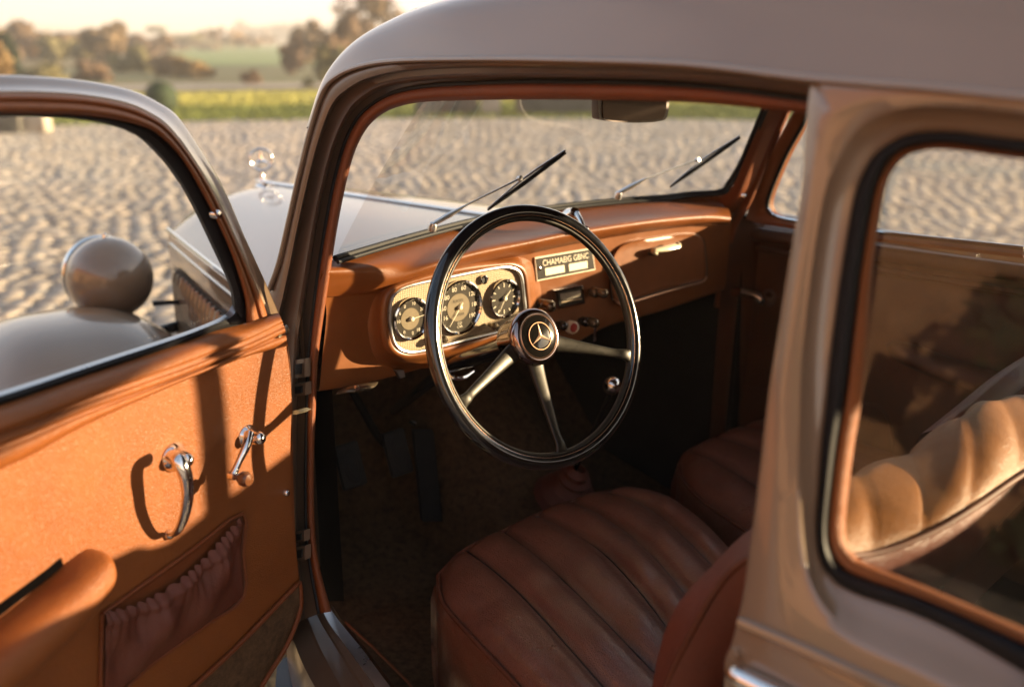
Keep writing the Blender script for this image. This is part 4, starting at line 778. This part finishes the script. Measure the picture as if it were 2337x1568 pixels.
# ornament
ob = on(600, 418, ('X', cx)); OR = MB(); OR.lathe([(.024, 0), (.022, .005), (.011, .009), (.007, .02), (.005, .03), (.004, .038)], ob + [0, 0, -.008], (0, 0, 1), CHROME, 20); OR.box(ob + [-.012, -.032, -.004], ob + [.012, .032, .008], CHROME, .004)
rc = ob + [0, 0, .068]; un = np.array([1, -.35, 0]); un /= np.linalg.norm(un); nn = np.array([un[1], -un[0], 0])
G = [[rc + (math.cos(x) * un + math.sin(x) * UZ) * (.0315 + .0034 * math.cos(y)) + nn * .0034 * math.sin(y) for y in np.linspace(0, 2 * np.pi, 10, endpoint=False)] for x in np.linspace(0, 2 * np.pi, 48, endpoint=False)]
OR.grid(np.array(G), CHROME, cu=True, cv=True); star(OR, rc, un, UZ, nn, .0315, CHROME, .005, .2, True); OR.build('bonnet_ornament', CHROME, CAR, sharp=30)
# headlamp
hc_ = on(251, 634, ('Y', 2.55)); r_ = .105; b = MB(); prf = [(r_ * math.sin(a), -r_ * 1.05 * math.cos(a)) for a in np.linspace(0, math.pi * .62, 22)] + [(r_ * .90, .075), (r_ * .86, .085), (r_ * .6, .10), (0, .105)]
b.lathe(prf, hc_, (0, 1, 0), PAINT, 48); HL = b.build('headlamp', PAINT, CAR, sharp=60)
b = MB(); b.lathe([(0, .012), (.006, .010), (.008, 0)], hc_ + [0, 0, r_ - .002], (0, 0, 1), CHROME, 12); b.lathe([(r_ * .93, .05), (r_ * .97, .06), (r_ * .93, .075), (r_ * .86, .085)], hc_, (0, 1, 0), CHROME, 40); b.build('headlamp_trim', CHROME, HL)
b = MB(); b.tube([hc_ + [.03, -.02, -.11], hc_ + [.04, 0, -.19], hc_ + [.10, .02, -.25]], [.022, .018, .02], BLACK); b.tube([hc_ + [.04, 0, -.17], hc_ + [.2, 0, -.16], hc_ + [.34, .02, -.2]], .016, BLACK)
b.tube([hc_ + [.08, -.06, -.07], hc_ + [.15, -.07, -.08], hc_ + [.20, -.06, -.14], hc_ + [.20, -.04, -.26]], .006, RUBBER); b.build('headlamp_bracket', BLACK, HL)
b = MB(); c = hc_ + [.21, -.04, -.18]; b.lathe([(0, .035), (.018, .033), (.022, .01), (.02, -.02), (.012, -.03)], c, (0, -.3, 1), CHROME, 16); b.build('horn', CHROME, HL)
# wing
b = MB(); G = []
fc = np.array([.66, 2.36, .52])
for a in np.linspace(0, math.pi, 22):
    row = []
    for s_ in np.linspace(-1, 1, 21):
        # half round top, crowned across
        rr_ = .395 - .11 * abs(s_) ** 3
        row.append(fc + [s_ * .25 + .01, -math.cos(a) * rr_ * 1.25, math.sin(a) * rr_ * .93])
    G.append(row)
b.grid(np.array(G), PAINT); b.build('front_wing', PAINT, CAR, sharp=180)
b = MB(); a = np.linspace(0, 2 * np.pi, 40); b.lathe([(.20, -.09), (.31, -.09), (.335, -.06), (.34, 0), (.335, .06), (.31, .09), (.20, .09)], (.68, 2.28, .34), (1, 0, 0), RUBBER, 40); b.lathe([(0, -.03), (.1, -.04), (.19, -.07), (.2, -.09)], (.68, 2.28, .34), (1, 0, 0), PAINT, 30); b.build('front_wheel', RUBBER, CAR)
for p in ((2.07, 2.28, .34), (.68, -1.0, .34), (2.07, -1.0, .34)):
    e = MB(); e.lathe([(.20, -.09), (.31, -.09), (.335, -.06), (.34, 0), (.335, .06), (.31, .09), (.20, .09)], p, (1, 0, 0), RUBBER, 30); e.lathe([(0, .05), (.1, .06), (.2, .08)], p, (1, 0, 0), PAINT, 30); e.lathe([(0, -.05), (.1, -.06), (.2, -.08)], p, (1, 0, 0), PAINT, 30); e.build('wheel', RUBBER, CAR)
G = []
for a in np.linspace(0, math.pi, 16): G.append([np.array([2.74 - .68, 2.28, .5]) + [s_ * .24, -math.cos(a) * (.36 - .12 * abs(s_) ** 2.6) * 1.25, math.sin(a) * (.36 - .12 * abs(s_) ** 2.6) * .93] for s_ in np.linspace(-1, 1, 15)])
MB().grid(np.array(G), PAINT).build('front_wing', PAINT, CAR, sharp=180)

# ================================================================== GROUND AND BACKGROUND
def sheet(name, P, m, kind='structure', z=None):
    b = MB(); b.add(P, [list(range(len(P)))], m); return b.build(name, m, None, kind=kind)
SOIL = mat('sandy_joints', (.055, .042, .028), .95, var=(3, .35), bump=[('noise', 30, .6, .02)])
FIELD = mat('far_fields', (.16, .15, .05), 1, var=(.03, .3), alt=(.22, .17, .08))
sheet('ground', [(-900, -900, -.02), (1500, -900, -.02), (1500, 1500, -.02), (-900, 1500, -.02)], FIELD)
sheet('courtyard', [(-30, -30, -.012), (34, -30, -.012), (34, 14.0, -.012), (22, 19, -.012), (9, 24.3, -.012), (-30, 30, -.012)], SOIL)
# cobbles: real domed stones
def cobbles():
    ang = R(-44); ca, sa_ = math.cos(ang), math.sin(ang); rows = []; v = -12.0
    base = np.array([(i, j) for i in (-1, -.74, .74, 1) for j in (-1, -.74, .74, 1)], float)
    hz = np.array([0 if max(abs(i), abs(j)) > .9 else 1 for i in (-1, -.74, .74, 1) for j in (-1, -.74, .74, 1)], float)
    while v < 31:
        dv = RNG.uniform(.145, .185); wd_ = RNG.uniform(.12, .22, 290); u0 = -15 + np.cumsum(wd_) - wd_ / 2 + RNG.uniform(0, .2)
        rows.append(np.stack([u0, np.full(290, v + dv / 2), wd_, np.full(290, dv)], 1)); v += dv
    A_ = np.concatenate(rows); uu, vv, cu_, cv_ = A_.T; vv = vv + .05 * np.sin(uu * .9 + vv * .3) + .03 * np.sin(uu * 2.3) + RNG.normal(0, .006, len(uu))
    x = uu * ca - vv * sa_; y = uu * sa_ + vv * ca
    d = np.hypot(x, y); keep = (d < 21) & (x > -8) & (y > -8) & ~((x > .78) & (x < 1.97) & (y > -1.6) & (y < 2.7))
    cu_, cv_ = cu_[keep], cv_[keep]
    uu, vv, x, y = uu[keep], vv[keep], x[keep], y[keep]; n = len(x)
    su = cu_ * .5 * RNG.uniform(.86, .96, n); sv = cv_ * .5 * RNG.uniform(.86, .93, n); rot = RNG.normal(0, .06, n) + ang; h = RNG.uniform(.022, .031, n); tl = RNG.normal(0, .0045, (n, 2))
    jit = RNG.normal(0, .028, (n, 16, 2)); B_ = base[None] + jit
    lx = B_[:, :, 0] * su[:, None]; ly = B_[:, :, 1] * sv[:, None]; cr, sr = np.cos(rot)[:, None], np.sin(rot)[:, None]
    X_ = x[:, None] + lx * cr - ly * sr; Y_ = y[:, None] + lx * sr + ly * cr; Z_ = -.014 + hz[None] * (h[:, None] + tl[:, :1] * B_[:, :, 0] + tl[:, 1:] * B_[:, :, 1]) + 0 * X_
    V = np.stack([X_, Y_, Z_], 2).reshape(-1, 3)
    q = np.array([[i * 4 + j, i * 4 + j + 4, i * 4 + j + 5, i * 4 + j + 1][::-1] for i in range(3) for j in range(3)])
    F = (q[None] + 16 * np.arange(n)[:, None, None]).reshape(-1, 4)
    me = bpy.data.meshes.new('cobblestones'); me.vertices.add(len(V)); me.vertices.foreach_set('co', V.ravel()); me.loops.add(F.size); me.loops.foreach_set('vertex_index', F.ravel().astype(np.int32))
    me.polygons.add(len(F)); me.polygons.foreach_set('loop_start', np.arange(0, F.size, 4, dtype=np.int32)); me.update(calc_edges=True); me.polygons.foreach_set('use_smooth', [True] * len(F))
    m = mat('cobble_stone', (.30, .24, .175), .62, bump=[('noise', 40, .5, .01)], var=(25, .25)); N = m.node_tree; gi = N.nodes.new('ShaderNodeNewGeometry'); cr_ = N.nodes.new('ShaderNodeValToRGB'); e = cr_.color_ramp.elements
    e[0].color = (.27, .235, .20, 1); e[1].color = (.60, .49, .38, 1); e.new(.3).color = (.54, .43, .32, 1); e.new(.45).color = (.33, .30, .27, 1); e.new(.75).color = (.46, .385, .31, 1)
    mx = N.nodes.new('ShaderNodeMix'); mx.data_type = 'RGBA'; mx.blend_type = 'MULTIPLY'; mx.inputs[0].default_value = .5; b_ = N.nodes['Principled BSDF']; old = b_.inputs['Base Color'].links[0].from_socket
    N.links.new(gi.outputs['Random Per Island'], cr_.inputs['Fac']); mx2 = N.nodes.new('ShaderNodeMix'); mx2.data_type = 'RGBA'; mx2.inputs[0].default_value = .3
    N.links.new(cr_.outputs[0], mx2.inputs[6]); N.links.new(old, mx2.inputs[7]); N.links.new(mx2.outputs[2], b_.inputs['Base Color'])
    me.materials.append(m); o = bpy.data.objects.new('cobblestone_paving', me); sc.collection.objects.link(o); tag(o, kind='structure'); print('stones', n)
cobbles()
def G_(x, y, z=0): return on(x, y, ('Z', z))
def dirpt(x, dist): # point at ground distance along photo column x
    a = HEAD + math.atan2(x - PW / 2, FPX / math.cos(PITCH)); return np.array([math.sin(a) * dist, math.cos(a) * dist, 0])
# lawns: polygons across the view
GRASS1 = mat('lawn_deep_green', (.15, .19, .035), .9, var=(.8, .3), alt=(.16, .18, .03), bump=[('noise', 15, .8, .05)])  # deeper green of the nearer lawn strip
GRASS2 = mat('lawn_bright', (.34, .33, .07), .9, var=(.6, .2), alt=(.42, .38, .09), bump=[('noise', 15, .8, .05)])
def strip(name, d0, d1, m, z0=0.004, z1=None, x0=-700, x1=3200, n=24, **kw):
    z1 = z0 if z1 is None else z1; xs = np.linspace(x0, x1, n); b = MB()
    b.grid(np.array([[dirpt(x, d0) + [0, 0, z0] for x in xs], [dirpt(x, d1) + [0, 0, z1] for x in xs]]), m); return b.build(name, m, None, kind='structure', **kw)
strip('lawn', 19.6, 24.5, GRASS1, .006); strip('bright_lawn', 24.5, 31, GRASS2, .012)
PATH = mat('pale_gravel', (.42, .33, .24), .95, var=(.5, .2)); strip('gravel_path', 33.5, 37, PATH, .012)
strip('meadow', 37, 60, mat('rough_meadow', (.20, .15, .06), 1, var=(.2, .3), alt=(.15, .15, .04)), .03, .05)
strip('green_field', 60, 230, mat('green_field', (.17, .28, .05), 1, var=(.05, .2), alt=(.17, .21, .06)), .06, .1, x0=380, x1=1700)
strip('stubble_field', 230, 420, mat('pale_field', (.30, .24, .14), 1, var=(.02, .2)), .15, 1.2, x0=300, x1=1700)
# hills
HILL = mat('wooded_hill', (.11, .085, .05), 1, var=(.06, .4), alt=(.16, .12, .07))
def hill(d, prof, m, n=60):
    xs = np.linspace(-700, 3200, n); h = np.interp(xs, [p[0] for p in prof], [p[1] for p in prof]) + RNG.normal(0, .25, n); b = MB()
    b.grid(np.array([[dirpt(x, d) for x in xs], [dirpt(x, d + 60) + [0, 0, k] for x, k in zip(xs, h)], [dirpt(x, d + 200) + [0, 0, k * 1.0] for x, k in zip(xs, h)], [dirpt(x, d + 400) + [0, 0, 0] for x in xs]]), m); b.build('hill', m, None, kind='structure', sharp=180)
hill(700, [(-700, 13), (0, 11.5), (80, 10.5), (160, 8), (420, 5), (800, 7), (1500, 9), (3200, 10)], HILL)
# trees and bushes of leaf-sized faces
BARK = mat('bark', (.10, .07, .05), .95, bump=[('noise', 20, .6, .03)])
def leafmat(name, c): 
    return mat(name, c, .8, var=(1.2, .45), alt=tuple(x * 1.5 for x in c))
AUT = leafmat('russet_foliage', (.18, .12, .06)); OLV = leafmat('olive_foliage', (.14, .12, .045)); GRN = leafmat('dark_green_foliage', (.035, .055, .02)); BRN = leafmat('brown_twigs', (.16, .10, .055)); GLD = leafmat('golden_foliage', (.25, .16, .06))
def crown(mb, c, rx, rz, n, size, m, lumps=15):
    L_ = c + RNG.normal(0, .50, (lumps, 3)) * [rx, rx, rz]; lr = RNG.uniform(.20, .52, lumps)
    k = RNG.integers(0, lumps, n); d = RNG.normal(size=(n, 3)); d /= np.linalg.norm(d, axis=1)[:, None]
    p = L_[k] + d * (lr[k] * RNG.uniform(.5, 1.05, n) ** .5)[:, None] * [rx, rx, rz]
    t = RNG.normal(size=(n, 3)); t /= np.linalg.norm(t, axis=1)[:, None]; s_ = np.cross(t, d); s_ /= np.linalg.norm(s_, axis=1)[:, None] + 1e-9
    sz = size * RNG.uniform(.6, 1.4, n)[:, None]; V = np.stack([p - t * sz, p + s_ * sz * .6, p + t * sz, p - s_ * sz * .6], 1).reshape(-1, 3)
    mb.add(V, (np.arange(n * 4).reshape(-1, 4)).tolist(), m); return L_
def tree(x, dist, yt, wpx, m, label, group=None, n=1500, trunk=True, name='tree', cat='tree', leaf=.10):
    h = 1.5 + dist * (89 - yt) / 2376; w_ = wpx * dist / 2376 * .8
    p = dirpt(x, dist); e = empty(name, p, None, label=label, cat=cat, group=group); cb = MB(); cz = h * .60 if trunk else h * .45
    L_ = crown(cb, p + [0, 0, cz], w_, h * (.42 if trunk else .5), n, leaf * max(1, dist / 30), m); V = cb.v[0]; V[:, 2] = np.maximum(V[:, 2], .05); cb.build('crown', m, e, sharp=180)
    tb_ = MB(); tb_.tube([p, p + [.05 * h * .3, 0, h * .3], p + [0, .02 * h, h * .62], p + [0, 0, h * .9]], [.035 * h, .026 * h, .015 * h, .004 * h], BARK, seg=8, k=3)
    for q in L_[:6]: tb_.tube([p + [0, 0, h * .35], (p + [0, 0, h * .35]) * .5 + q * .5 + [0, 0, .04 * h], q], [.012 * h, .008 * h, .003 * h], BARK, seg=6, k=3)
    tb_.build('trunk', BARK, e)
tree(238, 62, 52, 62, AUT, 'tall russet tree standing alone left of the green field', n=2500)
tree(130, 66, 88, 60, OLV, 'broad olive tree left of the tall russet tree'); tree(45, 70, 80, 70, BRN, 'brown twiggy tree above the far left of the open door')
tree(375, 44, 118, 48, AUT, 'low russet bush right of the tall russet tree', trunk=False, name='bush', cat='bush'); tree(445, 42, 132, 42, GLD, 'golden bush in front of the green field', trunk=False, name='bush', cat='bush')
tree(668, 46, 96, 34, BRN, 'brown bushy tree standing at the right of the green field', n=2000); tree(770, 40, 42, 60, BRN, 'large bare brown tree close beside the car roof', n=3000, leaf=.07); tree(885, 44, -40, 70, AUT, 'tall pale twiggy tree rising behind the car roof', n=1500, leaf=.06)
tree(0, 75, 74, 80, AUT, 'russet tree at the far left behind the golden conifer'); tree(95, 80, 80, 70, AUT, 'hazy russet tree between the brown and olive ones'); tree(175, 72, 78, 55, BRN, 'brown tree touching the left side of the tall russet tree'); tree(320, 84, 84, 60, BRN, 'hazy brown tree between the tall russet tree and the green field')
tree(720, 60, 60, 60, AUT, 'russet tree beside the car roof, behind the brown bushy one', n=2400); tree(835, 52, -30, 64, BRN, 'tall brown twiggy tree half hidden by the front of the car roof', n=2600, leaf=.07); tree(800, 56, 70, 70, OLV, 'broad olive tree low behind the tall ones at the roof edge', n=2200)
tree(740, 34, 112, 46, OLV, 'olive bush close below the car roof', trunk=False, name='bush', cat='bush', n=2000)
tree(300, 50, 110, 50, OLV, 'olive bush between the two russet ones', trunk=False, name='bush', cat='bush'); tree(205, 40, 140, 46, BRN, 'low brown shrub at the foot of the russet tree', trunk=False, name='bush', cat='bush'); tree(565, 36, 160, 18, BRN, 'small dark shrub at the far edge of the lawn', trunk=False, name='bush', cat='bush', n=700)
tree(-6, 30, 92, 26, GLD, 'golden conifer at the left edge', n=2200, name='conifer'); tree(16, 40, 78, 18, GRN, 'narrow dark green conifer at the left edge', n=2200, name='conifer')
tree(70, 38, 148, 60, OLV, 'long low olive bush under the brown twiggy tree', trunk=False, name='bush', cat='bush')
# far wood as one mass
b = MB()
for x in np.linspace(555, 900, 26): crown(b, dirpt(x, 380) + [0, 0, 3.6 + RNG.uniform(-.5, .5)], 6, 3.2, 220, .9, BRN, 3)
b.build('distant_wood', BRN, None, 'distant brown wood on the skyline', kind='stuff')
b = MB()
for x in np.linspace(-300, 520, 60): crown(b, dirpt(x, RNG.uniform(120, 260)) + [0, 0, RNG.uniform(.2, 1.2)], 6, 1.3, 160, .4, OLV if RNG.random() < .4 else BRN, 3)
b.build('valley_thicket', BRN, None, 'hazy brown and olive thicket across the valley', kind='stuff')
# grass blades standing on the lawn catch the low sun
def blades(name, d0, d1, n, m):
    xs = RNG.uniform(-150, 1900, n); ds = RNG.uniform(d0, d1, n); a = HEAD + np.arctan2(xs - PW / 2, FPX / math.cos(PITCH)); p = np.stack([np.sin(a) * ds, np.cos(a) * ds, np.full(n, .0)], 1)
    th = RNG.uniform(0, np.pi, n); t = np.stack([np.cos(th), np.sin(th), 0 * th], 1) * .04; up_ = np.stack([RNG.normal(0, .02, n), RNG.normal(0, .02, n), RNG.uniform(.04, .075, n)], 1)
    V = np.stack([p - t, p + t, p + t * .3 + up_, p - t * .3 + up_], 1).reshape(-1, 3); b = MB(); b.add(V, np.arange(n * 4).reshape(-1, 4).tolist(), m); b.build(name, m, None, 'short grass of the lawn beyond the cobbles', kind='stuff')
blades('grass', 20, 24.5, 14000, GRASS1); blades('grass', 24.5, 31, 16000, GRASS2)
# topiary ball
p = G_(371, 262, 0); b = MB(); n = 2600; d = RNG.normal(size=(n, 3)); d /= np.linalg.norm(d, axis=1)[:, None]; r_ = .33; c = p + [0, 0, .34]; pp = c + d * r_ * RNG.uniform(.93, 1.04, n)[:, None]
t = np.cross(d, RNG.normal(size=(n, 3))); t /= np.linalg.norm(t, axis=1)[:, None]; s_ = np.cross(d, t); V = np.stack([pp - t * .02, pp + s_ * .014 + d * .006, pp + t * .02, pp - s_ * .014], 1).reshape(-1, 3); e = empty('topiary_bush', p, None, label='dark green clipped ball bush at the corner of the lawn', cat='bush')
b.add(V, np.arange(n * 4).reshape(-1, 4).tolist(), GRN); b.lathe([(0, -r_ * .9)] + [(r_ * .92 * math.sin(a), -r_ * .92 * math.cos(a)) for a in np.linspace(.15, 3.0, 14)], c, (0, 0, 1), GRN, 24); b.build('crown', GRN, e, sharp=180)
MB().tube([p, p + [0, 0, .12]], .03, BARK).build('trunk', BARK, e)
# stone blocks by the lawn edge
STONE = mat('pale_stone', (.42, .36, .28), .8, var=(4, .25), bump=[('noise', 20, .4, .02)]); DSTONE = mat('dark_stone', (.09, .08, .065), .85, var=(4, .3))
def block(x, y, w_, h_, m, label, nm='stone_block'):
    p = G_(x, y); b = MB(); ax = np.array([RT, [-RT[1], RT[0], 0], [0, 0, 1]]); b.box((-w_ / 2, -.15, 0), (w_ / 2, .15, h_), m, .02, ax, p); b.build(nm, m, None, label, 'stone block')
block(85, 303, .42, .30, STONE, 'pale stone block at the edge of the cobbles, behind the open door window'); block(-20, 305, 1.1, .34, DSTONE, 'dark stone block beside the pale one, behind the open door window')
block(1120, 262, .40, .42, STONE, 'pale stone post behind the top of the windscreen', 'stone_post'); block(1020, 262, 1.3, .5, DSTONE, 'low dark stone wall left of the pale post, behind the windscreen', 'low_wall'); block(1280, 262, 1.9, .5, DSTONE, 'low dark stone wall right of the pale post, behind the windscreen', 'low_wall')
# houses in the valley
def house(x, dist, w_, h_, m, label):
    p = dirpt(x, dist); e = empty('house', p, None, label=label, cat='house'); ax = np.array([RT, [-RT[1], RT[0], 0], [0, 0, 1]])
    b = MB(); b.box((-w_ / 2, -w_ / 3, 0), (w_ / 2, w_ / 3, h_), m, 0, ax, p); b.build('wall', m, e)
    b = MB(); rf = np.array([[-w_ * .55, -w_ * .38, h_ * .98], [w_ * .55, -w_ * .38, h_ * .98], [w_ * .55, 0, h_ * 1.55], [-w_ * .55, 0, h_ * 1.55], [-w_ * .55, w_ * .38, h_ * .98], [w_ * .55, w_ * .38, h_ * .98]]); b.add(p + rf @ ax, [[0, 1, 2, 3], [3, 2, 5, 4], [0, 3, 4], [1, 5, 2]], RTILE); b.build('roof', RTILE, e)
    for s_ in (-.28, .05, .3):
        b = MB(); b.box((w_ * s_ - .4, -w_ / 3 - .05, h_ * .4), (w_ * s_ + .4, -w_ / 3 + .01, h_ * .7), DARK, 0, ax, p); b.build('window', DARK, e)
RTILE = mat('red_roof', (.30, .10, .06), .8, var=(1, .2)); house(172, 190, 6, 1.6, mat('pink_render', (.48, .28, .22), .9, var=(.5, .1)), 'pinkish house with a red roof far across the valley'); house(470, 260, 6, 1.6, mat('apricot_render', (.55, .33, .22), .9, var=(.5, .1)), 'small apricot house left of the distant wood')
# unseen brick building added behind the camera for warm bounce and reflections
def reflection_tree(x, y, h, w_, m, label):
    p = np.array([x, y, 0.0]); e = empty('tree', p, None, label=label, cat='tree'); cb = MB(); crown(cb, p + [0, 0, h * .62], w_, h * .40, 1400, .16, m, 12); cb.build('crown', m, e, sharp=180)
    MB().tube([p, p + [.1, 0, h * .35], p + [0, .1, h * .7]], [.035 * h, .025 * h, .01 * h], BARK, seg=8, k=3).build('trunk', BARK, e)
reflection_tree(-11.5, 4.2, 3.6, 1.2, GRN, 'dark green tree added out of view for reflections'); reflection_tree(-11, -3.4, 3.0, 1.2, OLV, 'small olive tree added out of view for reflections'); reflection_tree(-13.0, 19, 6.5, 2.6, BRN, 'large brown tree added out of view beyond the brick building'); reflection_tree(-12.2, -10, 4.2, 1.8, GRN, 'taller dark green tree added out of view by the brick building')  # extra trees out of view, put in to vary the reflections
BR = mat('warm_brick', (.36, .20, .11), .85, var=(2, .3)); FH = empty('bounce_farmhouse', (-15, -3, 0), None, label='long warm brick building added out of view for bounce light', cat='building')
b = MB(); b.box((-21, -34, 0), (-14, 15, 5.6), BR); b.build('wall', BR, FH); b = MB(); b.add([(-13.6, -34.5, 5.5), (-13.6, 15.5, 5.5), (-17.5, 15.5, 9), (-17.5, -34.5, 9), (-21.4, -34.5, 5.5), (-21.4, 15.5, 5.5)], [[0, 1, 2, 3], [3, 2, 5, 4], [0, 3, 4], [1, 5, 2]], RTILE); b.build('roof', RTILE, FH)
for y in np.arange(-30, 14, 6.2):
    b = MB(); b.box((-14.0, y, 1.2), (-13.95, y + .8, 2.3), DARK); b.build('window', DARK, FH)

# ------------------------------------------------------------------ low golden haze over the fields
hz_ = bpy.data.materials.new('haze_air'); hz_.use_nodes = True; N = hz_.node_tree; N.nodes.remove(N.nodes['Principled BSDF']); pv = N.nodes.new('ShaderNodeVolumePrincipled')
pv.inputs['Color'].default_value = (.95, .90, .84, 1); pv.inputs['Density'].default_value = HAZE; pv.inputs['Anisotropy'].default_value = 0.2
N.links.new(pv.outputs[0], N.nodes['Material Output'].inputs['Volume'])
b = MB(); b.box((-950, -950, -1.1), (1550, 1550, 16), hz_); b.build('haze', hz_, None, kind='stuff', sharp=30)
